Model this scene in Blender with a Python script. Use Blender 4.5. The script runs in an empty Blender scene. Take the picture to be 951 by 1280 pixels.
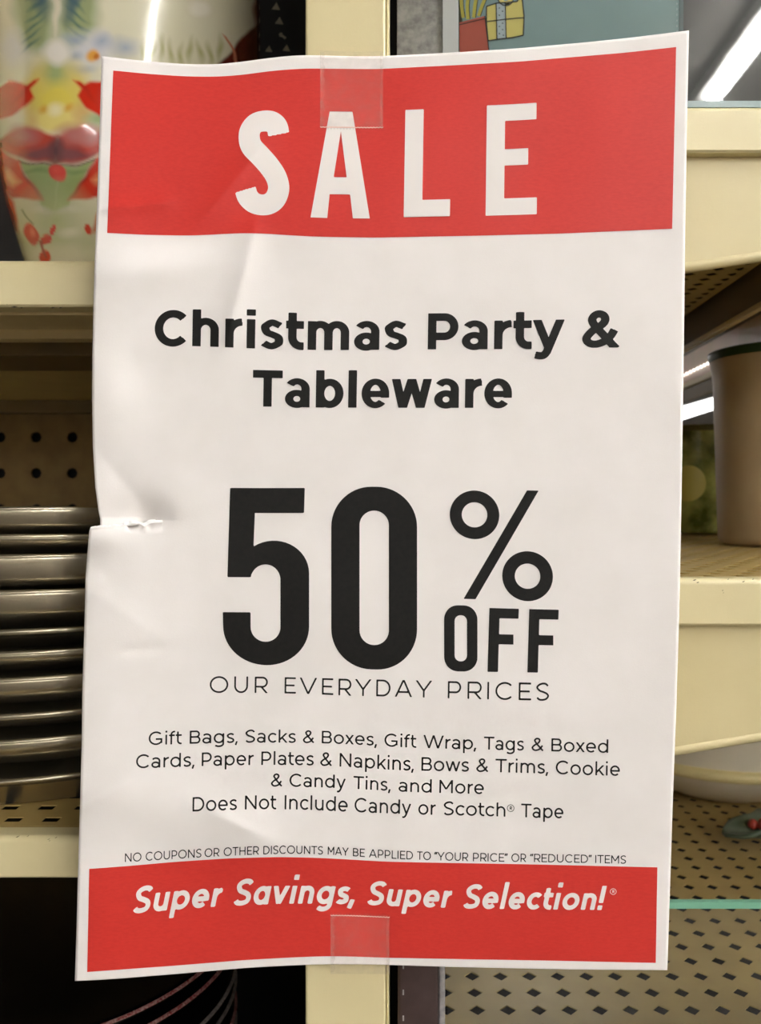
import bpy, bmesh, math, random
import numpy as np
from mathutils import Vector, Matrix
random.seed(7); rng = np.random.RandomState(11)
scene = bpy.context.scene
C = scene.collection

# ------------------------------------------------------------------ camera
F = 1050.0; VX, VY = 500.0, 640.0; CZ = 1.30      # focal length in pixels, point straight ahead, eye height
cam_d = bpy.data.cameras.new('camera'); cam = bpy.data.objects.new('camera', cam_d); C.objects.link(cam)
cam.location = (0, 0, CZ); cam.rotation_euler = (math.pi/2, 0, 0)
cam_d.sensor_fit = 'VERTICAL'; cam_d.sensor_height = 36; cam_d.sensor_width = 36
cam_d.lens = F/1280*36
cam_d.shift_x = -(VX-475.5)/1280; cam_d.clip_start = 0.01; cam_d.clip_end = 60
cam_d.dof.use_dof = True; cam_d.dof.focus_distance = 0.385; cam_d.dof.aperture_fstop = 13
scene.camera = cam
# ------------------------------------------------------------------ world, exposure
w_ = bpy.data.worlds.new('world'); scene.world = w_; w_.use_nodes = True
w_.node_tree.nodes['Background'].inputs[0].default_value = (0.9, 0.93, 1, 1)
w_.node_tree.nodes['Background'].inputs[1].default_value = 0.05
vs = scene.view_settings; vs.view_transform = 'Standard'; vs.look = 'None'; vs.gamma = 1; vs.use_curve_mapping = False
vs.exposure = 2.30
LAMP = 20.0

# ------------------------------------------------------------------ materials
def srgb(r, g, b):
    f = lambda c: (c/255/12.92) if c/255 <= 0.04045 else ((c/255+0.055)/1.055)**2.4
    return (f(r), f(g), f(b), 1)
def mat(name, col, rough=0.5, metal=0.0, noise=None, col2=None, bump=0.0, bscale=200, spec=None, coat=0, emit=None, estr=0, stretch=(1,1,1)):
    m = bpy.data.materials.new(name); m.use_nodes = True; nt = m.node_tree; N = nt.nodes; b = N['Principled BSDF']
    b.inputs['Base Color'].default_value = col; b.inputs['Roughness'].default_value = rough; b.inputs['Metallic'].default_value = metal
    if spec is not None: b.inputs['Specular IOR Level'].default_value = spec
    if coat: b.inputs['Coat Weight'].default_value = coat; b.inputs['Coat Roughness'].default_value = 0.06
    if emit: b.inputs['Emission Color'].default_value = emit; b.inputs['Emission Strength'].default_value = estr
    if noise or bump:
        tc = N.new('ShaderNodeTexCoord'); mp = N.new('ShaderNodeMapping'); mp.inputs['Scale'].default_value = stretch
        nt.links.new(tc.outputs['Object'], mp.inputs[0])
    if noise:
        n = N.new('ShaderNodeTexNoise'); n.inputs['Scale'].default_value = noise; n.inputs['Detail'].default_value = 5
        r = N.new('ShaderNodeValToRGB'); r.color_ramp.elements[0].position = 0.35; r.color_ramp.elements[1].position = 0.7
        r.color_ramp.elements[0].color = col; r.color_ramp.elements[1].color = col2 or col
        nt.links.new(mp.outputs[0], n.inputs['Vector']); nt.links.new(n.outputs['Fac'], r.inputs[0]); nt.links.new(r.outputs[0], b.inputs['Base Color'])
    if bump:
        n2 = N.new('ShaderNodeTexNoise'); n2.inputs['Scale'].default_value = bscale; n2.inputs['Detail'].default_value = 4
        bp = N.new('ShaderNodeBump'); bp.inputs['Strength'].default_value = bump; bp.inputs['Distance'].default_value = 0.001
        nt.links.new(mp.outputs[0], n2.inputs['Vector']); nt.links.new(n2.outputs['Fac'], bp.inputs['Height']); nt.links.new(bp.outputs[0], b.inputs['Normal'])
    return m
def attr_mat(name, rough=0.3, coat=0.5):
    m = mat(name, (1,1,1,1), rough, coat=coat); nt = m.node_tree
    a = nt.nodes.new('ShaderNodeVertexColor'); a.layer_name = 'paint'
    nt.links.new(a.outputs['Color'], nt.nodes['Principled BSDF'].inputs['Base Color'])
    return m
M = {}
M['cream']  = mat('cream_paint', srgb(222,210,166), 0.36, noise=9, col2=srgb(214,200,154), bump=0.05, bscale=900)
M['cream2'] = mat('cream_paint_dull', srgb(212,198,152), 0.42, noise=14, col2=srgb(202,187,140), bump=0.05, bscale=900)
M['deck']   = mat('deck_paint', srgb(184,158,96), 0.42, noise=40, col2=srgb(172,146,86))
M['deckund']= mat('deck_underside', srgb(190,172,116), 0.5, noise=30, col2=srgb(178,160,104))
M['paper']  = mat('paper', srgb(246,241,238), 0.72, noise=35, col2=srgb(241,236,232), bump=0.06, bscale=1500)
M['red']    = mat('red_ink', srgb(214,56,47), 0.5, noise=420, col2=srgb(207,50,43), stretch=(1,1,3), spec=0.35)
M['black']  = mat('black_ink', srgb(20,19,18), 0.6, noise=500, col2=srgb(26,24,22), spec=0.25)
M['white']  = mat('bare_paper', srgb(244,238,234), 0.7)
M['fibre']  = mat('torn_fibre', srgb(254,253,252), 0.9)
M['pegboard'] = mat('pegboard_brown', srgb(128,104,60), 0.7, noise=60, col2=srgb(116,92,52))
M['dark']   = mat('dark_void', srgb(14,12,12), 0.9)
M['blackbox'] = mat('black_card', srgb(16,12,14), 0.5)
M['beige']  = mat('beige_print', srgb(178,170,150), 0.6)
M['steel']  = mat('galvanised_steel', srgb(196,192,190), 0.4, 0.3, noise=260, col2=srgb(150,146,146), bump=0.1, bscale=300)
M['bronze'] = mat('dark_slotted_steel', srgb(84,68,68), 0.4, 0.6, noise=60, col2=srgb(98,82,80))
M['plate']  = mat('champagne_metal', srgb(196,186,164), 0.27, 0.9, noise=30, col2=srgb(180,170,148))
M['blackplate'] = mat('black_glaze', srgb(12,9,10), 0.25)
M['redrim'] = mat('red_speckled_rim', srgb(130,16,24), 0.35, noise=900, col2=srgb(190,160,150))
M['whiterim'] = mat('silver_speckled_rim', srgb(150,140,132), 0.35, noise=700, col2=srgb(90,80,76))
M['teal']   = mat('teal_paper', srgb(150,178,180), 0.55, noise=25, col2=srgb(142,170,173))
M['tealedge'] = mat('teal_dark_edge', srgb(88,108,112), 0.55)
M['pr_red'] = mat('print_red', srgb(205,96,76), 0.6); M['pr_yel'] = mat('print_yellow', srgb(240,224,130), 0.6)
M['pr_ylg'] = mat('print_yellow_green', srgb(214,200,84), 0.6); M['pr_blu'] = mat('print_pale_blue', srgb(196,210,218), 0.6); M['pr_blk'] = mat('print_black', srgb(44,42,40), 0.6)
M['whitestrip'] = mat('white_strip', srgb(250,250,252), 0.5)
M['cup']    = mat('brown_grey_ceramic', srgb(188,164,126), 0.42, noise=12, col2=srgb(176,152,114))
M['green']  = mat('dark_green_glaze', srgb(40,62,24), 0.3)
M['canister'] = mat('green_mottled', srgb(86,94,24), 0.25, noise=34, col2=srgb(206,204,110), coat=0.5)
M['canspot'] = mat('olive_spot', srgb(205,190,90), 0.3)
M['bowl']   = mat('white_ceramic', srgb(232,222,200), 0.3)
M['bowlband'] = mat('cream_ceramic_band', srgb(226,208,150), 0.35)
M['leaf']   = mat('grey_green_ceramic', srgb(98,112,90), 0.35, noise=60, col2=srgb(76,90,70))
M['berry']  = mat('red_berry', srgb(170,60,44), 0.35)
M['rail']   = mat('rail_paint', srgb(222,202,154), 0.4); M['raildark'] = mat('rail_dark', srgb(112,92,52), 0.5)
M['railpink'] = mat('rail_tan', srgb(226,186,160), 0.35, noise=22, col2=srgb(200,180,136))
M['wall']   = mat('wall_paint', srgb(235,230,222), 0.8, noise=2, col2=srgb(205,195,180))
M['ceil']   = mat('ceiling_dark', srgb(112,108,102), 0.9, noise=3, col2=srgb(104,100,95))
M['floor']  = mat('floor_tile', srgb(104,96,84), 0.45, noise=5, col2=srgb(92,85,74))
M['scuff']  = mat('scuff', srgb(70,58,36), 0.8)
M['lamp']   = mat('lamp_tube', (1,1,1,1), 0.5, emit=(1.0,0.985,0.965,1), estr=LAMP)
M['lamphouse'] = mat('lamp_housing', srgb(235,235,230), 0.5)
M['glint']   = mat('glint_glow', (1,1,1,1), 0.5, emit=(1,0.93,0.88,1), estr=.9)  # glow of the beads that imitate reflected glints
M['chip'] = M['scuff']
def glass_mat(name, tint, refl_rough=0.02):
    m = bpy.data.materials.new(name); m.use_nodes = True; nt = m.node_tree; N = nt.nodes; N.clear()
    o = N.new('ShaderNodeOutputMaterial'); mx = N.new('ShaderNodeMixShader'); fr = N.new('ShaderNodeFresnel'); fr.inputs[0].default_value = 1.5
    tr = N.new('ShaderNodeBsdfTransparent'); tr.inputs[0].default_value = tint; gl = N.new('ShaderNodeBsdfGlossy'); gl.inputs['Roughness'].default_value = refl_rough
    nt.links.new(fr.outputs[0], mx.inputs[0]); nt.links.new(tr.outputs[0], mx.inputs[1]); nt.links.new(gl.outputs[0], mx.inputs[2]); nt.links.new(mx.outputs[0], o.inputs[0])
    return m
M['glass'] = glass_mat('pane_glass', (0.97,0.98,0.97,1))
M['glassedge'] = mat('pane_edge_green', srgb(120,176,148), 0.3)
M['glassedge2'] = mat('pane_edge_blue', srgb(128,148,148), 0.3)
def tape_mat():
    m = bpy.data.materials.new('clear_tape'); m.use_nodes = True; nt = m.node_tree; N = nt.nodes; N.clear()
    o = N.new('ShaderNodeOutputMaterial'); mx = N.new('ShaderNodeMixShader'); tr = N.new('ShaderNodeBsdfTransparent')
    p = N.new('ShaderNodeBsdfPrincipled'); p.inputs['Base Color'].default_value = srgb(238,214,200); p.inputs['Roughness'].default_value = 0.25
    n = N.new('ShaderNodeTexNoise'); n.inputs['Scale'].default_value = 260; tc = N.new('ShaderNodeTexCoord')
    mr = N.new('ShaderNodeMapRange'); mr.inputs['From Min'].default_value = 0.3; mr.inputs['From Max'].default_value = 0.75; mr.inputs['To Min'].default_value = 0.06; mr.inputs['To Max'].default_value = 0.15
    nt.links.new(tc.outputs['Object'], n.inputs['Vector']); nt.links.new(n.outputs['Fac'], mr.inputs['Value']); nt.links.new(mr.outputs[0], mx.inputs[0])
    nt.links.new(tr.outputs[0], mx.inputs[1]); nt.links.new(p.outputs[0], mx.inputs[2]); nt.links.new(mx.outputs[0], o.inputs[0])
    return m
M['tape'] = tape_mat()
M['tapeedge'] = mat('tape_edge', srgb(240,196,184), 0.4)

# ------------------------------------------------------------------ helpers
def P(px, py, Y):            # the world point seen at photo pixel (px,py) at distance Y
    return ((px-VX)/F*Y, Y, CZ+(VY-py)/F*Y)
def X_(px, Y): return (px-VX)/F*Y
def Z_(py, Y): return CZ+(VY-py)/F*Y
def mesh_obj(name, verts, faces, m, parent=None, smooth=False, origin=None):
    me = bpy.data.meshes.new(name)
    v = np.asarray(verts, dtype=float)
    base = Vector(parent.location) if parent is not None and parent.parent is None else Vector((0,0,0))
    if parent is not None and parent.parent is not None: base = Vector(parent.parent.location)+Vector(parent.location)
    o0 = Vector(origin) if origin is not None else None
    if parent is None and o0 is None:
        mn, mx = v.min(0), v.max(0); o0 = Vector(((mn[0]+mx[0])/2, (mn[1]+mx[1])/2, mn[2]))
    if o0 is None: o0 = base
    v = v - np.array(o0)
    me.from_pydata([tuple(p) for p in v], [], faces)
    ms = m if isinstance(m, list) else [m]
    for q in ms: me.materials.append(q)
    if smooth:
        for p in me.polygons: p.use_smooth = True
    o = bpy.data.objects.new(name, me); C.objects.link(o)
    if parent is not None: o.parent = parent; o.location = o0-base
    else: o.location = o0
    return o
def tag(o, label=None, cat=None, group=None, kind=None):
    if label: o['label'] = label
    if cat: o['category'] = cat
    if group: o['group'] = group
    if kind: o['kind'] = kind
    return o
def thing(name, label, cat, loc, group=None):
    o = bpy.data.objects.new(name, None); C.objects.link(o); o.location = loc; o.empty_display_size = 0.02
    return tag(o, label, cat, group)
class MB:
    def __init__(s): s.v = []; s.f = []
    def add(s, v, f):
        n = len(s.v); s.v += [tuple(p) for p in v]; s.f += [tuple(i+n for i in q) for q in f]; return s
    def box(s, x0, x1, y0, y1, z0, z1, b=0.0):
        if b <= 0:
            v = [(x0,y0,z0),(x1,y0,z0),(x1,y1,z0),(x0,y1,z0),(x0,y0,z1),(x1,y0,z1),(x1,y1,z1),(x0,y1,z1)]
            return s.add(v, [(0,3,2,1),(4,5,6,7),(0,1,5,4),(1,2,6,5),(2,3,7,6),(3,0,4,7)])
        bm = bmesh.new(); bmesh.ops.create_cube(bm, size=1)
        for q in bm.verts: q.co = Vector(((x0+x1)/2+q.co.x*(x1-x0), (y0+y1)/2+q.co.y*(y1-y0), (z0+z1)/2+q.co.z*(z1-z0)))
        bmesh.ops.bevel(bm, geom=bm.edges[:], offset=b, segments=3, profile=0.5, affect='EDGES')
        bm.verts.index_update(); s.add([tuple(q.co) for q in bm.verts], [tuple(q.index for q in f.verts) for f in bm.faces]); bm.free(); return s
    def prism_x(s, prof, x0, x1):      # prof: list of (y,z)
        n = len(prof)
        v = [(x0,y,z) for y,z in prof]+[(x1,y,z) for y,z in prof]
        f = [(i,(i+1)%n,(i+1)%n+n,i+n) for i in range(n)]+[tuple(range(n))[::-1], tuple(range(n,2*n))]
        return s.add(v, f)
    def prism_y(s, prof, y0, y1):      # prof: list of (x,z)
        n = len(prof)
        v = [(x,y0,z) for x,z in prof]+[(x,y1,z) for x,z in prof]
        f = [(i,(i+1)%n,(i+1)%n+n,i+n)[::-1] for i in range(n)]+[tuple(range(n)), tuple(range(n,2*n))[::-1]]
        return s.add(v, f)
    def lathe(s, prof, cx, cy, cz, n=96, a0=0, a1=2*math.pi):
        full = abs(a1-a0-2*math.pi) < 1e-6; m = n if full else n+1
        v = []
        for i in range(m):
            a = a0+(a1-a0)*i/n
            for r, z in prof: v.append((cx+r*math.cos(a), cy+r*math.sin(a), cz+z))
        k = len(prof); f = []
        for i in range(n):
            j = (i+1) % m
            for t in range(k-1): f.append((i*k+t, j*k+t, j*k+t+1, i*k+t+1))
        return s.add(v, f)
    def build(s, name, m, parent=None, smooth=False, origin=None):
        o = mesh_obj(name, s.v, s.f, m, parent, smooth, origin)
        bm = bmesh.new(); bm.from_mesh(o.data); bmesh.ops.recalc_face_normals(bm, faces=bm.faces[:]); bm.to_mesh(o.data); bm.free()
        return o
def auto_smooth(o, ang=35):
    o.data.set_sharp_from_angle(angle=math.radians(ang)) if hasattr(o.data, 'set_sharp_from_angle') else None
def catmull(pts, n=8, closed=False):
    p = [np.array(q, float) for q in pts]; out = []
    N = len(p); segs = N if closed else N-1
    for i in range(segs):
        if closed: a, b, c, d = p[(i-1)%N], p[i], p[(i+1)%N], p[(i+2)%N]
        else: a, b, c, d = p[max(i-1,0)], p[i], p[i+1], p[min(i+2,N-1)]
        for k in range(n):
            t = k/n; out.append(0.5*((2*b)+(c-a)*t+(2*a-5*b+4*c-d)*t*t+(3*b-a-3*c+d)*t**3))
    if not closed: out.append(p[-1])
    return np.array(out)

# ------------------------------------------------------------------ lettering: strokes -> field -> filled cells
def field_stroke(gx, gy, pts, w, closed=False, rnd=False):
    pts = np.asarray(pts, float)
    if closed: pts = np.vstack([pts, pts[:1]])
    a = pts[:-1]; b = pts[1:]; d = b-a; L2 = np.maximum((d**2).sum(1), 1e-12)
    qx = gx[..., None]-a[:,0]; qy = gy[..., None]-a[:,1]
    traw = (qx*d[:,0]+qy*d[:,1])/L2; t = np.clip(traw, 0, 1)
    dx = qx-t*d[:,0]; dy = qy-t*d[:,1]; dist = np.sqrt(dx*dx+dy*dy)
    k = dist.argmin(-1); md = np.take_along_axis(dist, k[..., None], -1)[..., 0]
    f = w/2-md
    if not closed and not rnd:
        tr = np.take_along_axis(traw, k[..., None], -1)[..., 0]; Ls = np.sqrt(L2)
        e = (k == len(a)-1) & (tr > 1); f = np.where(e, np.minimum(f, -(tr-1)*Ls[-1]), f)
        e = (k == 0) & (tr < 0); f = np.where(e, np.minimum(f, tr*Ls[0]), f)
        # exact straight cut close to the ends
        f = np.where((k == len(a)-1) & (tr <= 1), np.minimum(f, np.where(len(a) > 1, 1e9, 1e9)*0+np.maximum((1-tr)*Ls[-1], 0)+1e-6), f) if len(a) == 1 else f
        if len(a) == 1: f = np.where((tr >= 0), np.minimum(f, tr*Ls[0]+1e-6), f)
    return f
def field_poly(gx, gy, pts):
    pts = np.asarray(pts, float); n = len(pts); d = np.full(gx.shape, 1e9); ins = np.zeros(gx.shape, bool)
    for i in range(n):
        x0, y0 = pts[i]; x1, y1 = pts[(i+1) % n]; ex, ey = x1-x0, y1-y0
        t = np.clip(((gx-x0)*ex+(gy-y0)*ey)/(ex*ex+ey*ey+1e-12), 0, 1)
        d = np.minimum(d, np.hypot(gx-x0-t*ex, gy-y0-t*ey))
        c = ((y0 > gy) != (y1 > gy)) & (gx < (x1-x0)*(gy-y0)/((y1-y0) if y1 != y0 else 1e-12)+x0)
        ins ^= c
    return np.where(ins, d, -d)
def field(shapes, gx, gy):
    f = np.full(gx.shape, -1e9)
    for sh in shapes:
        k = sh[0]
        if k == 's': g = field_stroke(gx, gy, sh[1], sh[2], sh[3] if len(sh) > 3 else False, sh[5] if len(sh) > 5 else False)
        elif k == 'p': g = field_poly(gx, gy, sh[1])
        elif k == 'cut':
            f = np.minimum(f, -field([sh[1]], gx, gy)); continue
        if k == 's' and len(sh) > 4 and sh[4] is not None:
            lo, hi = sh[4]; g = np.minimum(g, np.minimum(gy-lo, hi-gy))
        f = np.maximum(f, g)
    return f
def squash(shapes, a):
    out = []
    for sh in shapes:
        if sh[0] == 's':
            q = [sh[0], np.asarray(sh[1], float)*np.array([1, a])]+list(sh[2:])
            if len(q) > 4 and q[4] is not None: q[4] = (q[4][0]*a, q[4][1]*a)
            out.append(tuple(q))
        elif sh[0] == 'p': out.append(('p', np.asarray(sh[1], float)*np.array([1, a])))
        else: out.append(('cut', squash([sh[1]], a)[0]))
    return out
def march(shapes, bbox, step, ani=1.0):
    """filled polygons (verts2d, faces) where field>0; xf maps verts (n,2)->(n,2)"""
    x0, y0, x1, y1 = bbox
    nx = max(2, int(math.ceil((x1-x0)/step))+1); ny = max(2, int(math.ceil((y1-y0)/step))+1)
    xs = x0+np.arange(nx)*step; ys = y0+np.arange(ny)*step; gx, gy = np.meshgrid(xs, ys)
    f = field(shapes, gx, gy) if ani == 1 else field(squash(shapes, ani), gx, gy*ani); f[np.abs(f) < 1e-7] = 1e-7; ins = f > 0
    verts = []; idx = {}
    def vid(i, j):
        k = ('v', i, j)
        if k not in idx: idx[k] = len(verts); verts.append((xs[i], ys[j]))
        return idx[k]
    def eid(i, j, h):
        k = (h, i, j)
        if k not in idx:
            a = f[j, i]; b = f[j, i+1] if h else f[j+1, i]; t = a/(a-b)
            idx[k] = len(verts); verts.append((xs[i]+t*step, ys[j]) if h else (xs[i], ys[j]+t*step))
        return idx[k]
    faces = []
    anyc = ins[:-1,:-1] | ins[1:,:-1] | ins[:-1,1:] | ins[1:,1:]
    for j, i in zip(*np.nonzero(anyc)):
        c = [ins[j,i], ins[j,i+1], ins[j+1,i+1], ins[j+1,i]]
        cs = [(i,j),(i+1,j),(i+1,j+1),(i,j+1)]; es = [(i,j,1),(i+1,j,0),(i,j+1,1),(i,j,0)]
        poly = []
        for k in range(4):
            if c[k]: poly.append(vid(*cs[k]))
            if c[k] != c[(k+1)%4]: poly.append(eid(*es[k]))
        if len(poly) >= 3: faces.append(tuple(poly))
    return np.array(verts).reshape(-1, 2), faces

def arc(cx, cy, rx, ry, a0, a1, n=None):
    n = n or max(6, int(abs(a1-a0)/9)); t = np.radians(np.linspace(a0, a1, n+1))
    return np.stack([cx+rx*np.cos(t), cy+ry*np.sin(t)], 1)
def ln(*a): return np.array(a, float).reshape(-1, 2)
WB = dict(A=.96,B=.70,C=.86,D=.80,E=.64,F=.62,G=.90,H=.76,I=None,L=.58,M=.92,N=.80,O=1.02,P=.68,R=.72,S=.66,T=.76,U=.76,V=.96,W=1.40,Y=.90,
          a=.58,b=.68,c=.60,d=.68,e=.66,f=.40,g=.68,h=.58,i=None,k=.58,l=None,m=.98,n=.58,o=.70,p=.68,r=.36,s=.50,t=.40,u=.58,v=.62,w=.98,x=.60,y=.64)
WB['&'] = .80; WB[','] = .14; WB['!'] = None; WB['“'] = .30; WB['”'] = .30; WB['®'] = .55
SB = {}      # side bearings left,right: s straight, r round, d diagonal
for ch, q in dict(A='dd',B='sr',C='rr',D='sr',E='sd',F='sd',G='rs',H='ss',I='ss',L='sd',M='ss',N='ss',O='rr',P='sr',R='sd',S='rr',T='dd',U='ss',V='dd',W='dd',Y='dd',
                  a='rs',b='sr',c='rd',d='rs',e='rr',f='dd',g='rs',h='ss',i='ss',k='sd',l='ss',m='ss',n='ss',o='rr',p='sr',r='sd',s='rr',t='dd',u='ss',v='dd',w='dd',x='dd',y='dd').items(): SB[ch] = q
SBV = dict(s=.10, r=.06, d=.02)
WBB = dict(C=.88,h=.71,r=.46,s=.61,t=.48,m=1.11,a=.68,P=.80,y=.80,T=.82,b=.76,w=1.10,e=.76)
WBB['&'] = .93
ANI = [1.0]
def glyph(ch, W, w, xh, it=False):
    """list of shapes; baseline y=0, cap height 1, stroke w"""
    h = w/2; x = xh; asc = 1.03 if not it else 1.12; desc = .30; S = []; hy = h/ANI[0]; ov = .012+(h-hy)
    def st(p, clip=None, closed=False): S.append(('s', np.asarray(p, float), w, closed, clip))
    def n_arch(x0, x1, top=x):
        rx = (x1-x0)/2; ry = min(rx*1.0, x*.42); cy = top+ov-h-ry
        a = arc((x0+x1)/2, cy, rx, ry, 180, 0); st(np.vstack([a, [[x1, 0]]]), (0, 9))
    if ch in 'oOQ0':
        H = x if ch == 'o' else 1; st(arc(W/2, H/2, W/2-h, H/2-h+ov, 0, 360, 48)[:-1], None, True)
    elif ch in 'cC':
        H = x if ch == 'c' else 1; rx = W*.56-h; st(arc(rx+h, H/2, rx, H/2-h+ov, 44, 316, 36))
    elif ch == 'G':
        rx = W*.54-h; st(np.vstack([arc(rx+h, .5, rx, .5-h+ov, 46, 322, 36)])); st(ln(W-h, .13, W-h, .50)); st(ln(W*.52, .50-h, W, .50-h))
    elif ch == 'e':
        a = arc(W/2, x/2, W/2-h, x/2-h+ov, 0, 314, 40); st(a); st(ln(h, x*.48, W-h, x*.48)) ; st(ln(W-h, x*.48-h*.9, W-h, x*.5))
    elif ch == 'a' and not it:
        ry = x*.27; st(np.vstack([arc(W*.49, x+ov-h-ry, W*.51-h, ry, 145, 0), [[W-h, 0]]]), (0, 9))
        st(arc(W*.48, x*.29, W*.48-h, x*.29-h+ov+.01, 0, 360, 36)[:-1], None, True)
    elif ch in 'abdpqg' :
        rnd = arc(W/2, x/2, W/2-h, x/2-h+ov, 0, 360, 40)[:-1]; st(rnd, None, True)
        if ch == 'b': st(ln(h, 0, h, asc))
        if ch == 'd': st(ln(W-h, 0, W-h, asc))
        if ch == 'a': st(ln(W-h, 0, W-h, x))
        if ch == 'p': st(ln(h, -desc, h, x))
        if ch == 'g':
            ry = .19; st(np.vstack([[[W-h, x]], arc(W/2, -desc+h+ry, W/2-h, ry, 0, -142)]))
    elif ch in 'hnmu':
        if ch == 'h': st(ln(h, 0, h, asc)); n_arch(h, W-h)
        if ch == 'n': st(ln(h, 0, h, x)); n_arch(h, W-h)
        if ch == 'm': st(ln(h, 0, h, x)); n_arch(h, W/2); n_arch(W/2, W-h)
        if ch == 'u':
            ry = min(W/2-h, x*.42); st(np.vstack([[[h, x]], arc(W/2, h-ov+ry, W/2-h, ry, 180, 360)]), (-1, x)); st(ln(W-h, 0, W-h, x))
    elif ch == 'r':
        st(ln(h, 0, h, x)); rx = W-h; st(arc(h+rx, x-h-x*.40+ov, rx, x*.40, 180, 92))
    elif ch == 'i':
        st(ln(W/2, 0, W/2, x)); S.append(('s', ln(W/2, max(x+.095, asc-w*1.02), W/2, asc+.02), w*1.08))
    elif ch == 'l': st(ln(W/2, 0, W/2, asc))
    elif ch == 'I': st(ln(W/2, 0, W/2, 1))
    elif ch == '!': st(ln(W/2, .30, W/2, 1.03)); st(ln(W/2, 0, W/2, w*1.05))
    elif ch == 't':
        sx = W*.36; r = W-sx; rr = min(r*.8, .24); st(np.vstack([[[sx, x*1.27]], arc(sx+rr, h-ov+rr, rr, rr, 180, 270), [[W, h-ov]]])); st(ln(0, x-h, W, x-h))
    elif ch == 'f':
        sx = W*.38; rr = min(W-sx, .24)*.95; st(np.vstack([[[sx, 0]], arc(sx+rr, asc-h-rr, rr, rr, 180, 90), [[W, asc-h]]])); st(ln(0, x-h, W*.95, x-h))
    elif ch == 'k':
        st(ln(h, 0, h, asc)); st(ln(h, x*.28, W*.98-h*.8+.06, x+.06), (0, x)); st(ln(W*.36, x*.58, W+.02-h*.6+.02, -.05), (0, x))
    elif ch in 'sS':
        H = x if ch == 's' else 1
        st(catmull([(W*.93-h*.4, H*.845-h*.25), (W*.74, H-h*1.06), (W*.50, H-h+ov), (W*.22+h*.3, H*.93-h*.8), (h+.005, H*.735), (W*.25+h*.2, H*.565), (W*.55, H*.485), (W*.83-h*.3, H*.40), (W-h, H*.27), (W*.80-h*.2, h*.9+H*.055), (W*.49, h-ov), (W*.24, h*.98+.01), (W*.05+h*.5, H*.145+h*.35)], 5))
    elif ch in 'vV':
        H = x if ch == 'v' else 1; k = h*1.05
        st(ln(k*.9-.02, H+.02*H*2, W/2, -.0+k*.15), (0, H)); st(ln(W-k*.9+.02, H+.04*H, W/2, k*.15), (0, H))
    elif ch in 'wW':
        H = x if ch == 'w' else 1; k = h
        for a, b in ((k, W*.28), (W*.5, W*.28), (W*.5, W*.72), (W-k, W*.72)): st(ln(a+(a-b)*.05, H*1.05, b-(a-b)*.02, -.02*H), (0, H))
    elif ch == 'x':
        st(ln(h*.8, -.03, W-h*.8, x+.03), (0, x)); st(ln(h*.8, x+.03, W-h*.8, -.03), (0, x))
    elif ch == 'y':
        st(ln(h*.8, x+.03, W*.52, .0), (-desc, x)); st(np.vstack([[[W-h*.8+.02, x+.05]], catmull([[W*.46, -desc*.28], [W*.36,-desc*.62+h*.1], [W*.24, -desc+h*.95], [W*.08, -desc+h*1.15]], 5)]), (-desc-ov, x))
    elif ch == 'A':
        k = h*1.02; st(ln(k-.02, -.04, W/2-.0, 1.02-k*.1), (0, 1)); st(ln(W-k+.02, -.04, W/2, 1.02-k*.1), (0, 1)); st(ln(W*.2, .29, W*.8, .29))
    elif ch in 'BPRD':
        if ch == 'D':
            rx = min(W*.62, .5); st(np.vstack([[[h, 1-h]], [[W-rx, 1-h]], arc(W-rx, .5, rx-h, .5-h, 90, -90), [[h, h]]])); st(ln(h, 0, h, 1))
        else:
            st(ln(h, 0, h, 1)); y0 = .38 if ch != 'B' else .49
            if ch == 'B':
                r1 = (1-h-.515)/2; st(np.vstack([[[h, 1-h]], [[W*.94-h-r1, 1-h]], arc(W*.94-h-r1, .515+r1, r1, r1, 90, -90), [[h, .515]]]))
                r2 = (.515-h)/2; st(np.vstack([[[h, .515]], [[W-h-r2, .515]], arc(W-h-r2, h+r2, r2, r2, 90, -90), [[h, h]]]))
            else:
                yl = .36 if ch == 'P' else .39; r1 = (1-hy-yl)/2; st(np.vstack([[[h, 1-hy]], [[W-h-r1, 1-hy]], arc(W-h-r1, yl+r1, r1, r1, 90, -90), [[h, yl]]]))
                if ch == 'R': st(ln(W*.50, yl, W-h*.9+.02, -.03), (0, 1))
    elif ch in 'EFLTH':
        if ch != 'T': st(ln(h, 0, h, 1))
        if ch in 'EF': st(ln(0, 1-hy, W*.98, 1-hy)); st(ln(0, .5, W*.88, .5)) if ch == 'E' else st(ln(0, .48, W*.88, .48))
        if ch in 'EL': st(ln(0, hy, W, hy))
        if ch == 'T': st(ln(0, 1-hy, W, 1-hy)); st(ln(W/2, 0, W/2, 1))
        if ch == 'H': st(ln(W-h, 0, W-h, 1)); st(ln(0, .5, W, .5))
    elif ch == 'N': st(ln(h, 0, h, 1)); st(ln(W-h, 0, W-h, 1)); st(ln(h, 1-h*.4, W-h, h*.4), (0, 1))
    elif ch == 'M': st(ln(h, 0, h, 1)); st(ln(W-h, 0, W-h, 1)); st(ln(h, 1-h*.4, W/2, .30), (0, 1)); st(ln(W-h, 1-h*.4, W/2, .30), (0, 1))
    elif ch == 'U':
        ry = min(W/2-h, .40); st(np.vstack([[[h, 1]], arc(W/2, h-ov+ry, W/2-h, ry, 180, 360), [[W-h, 1]]]))
    elif ch == 'Y': st(ln(h*.9-.03, 1.04, W/2, .40), (0, 1)); st(ln(W-h*.9+.03, 1.04, W/2, .40), (0, 1)); st(ln(W/2, 0, W/2, .44))
    elif ch == '&' and w > .2:
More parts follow.
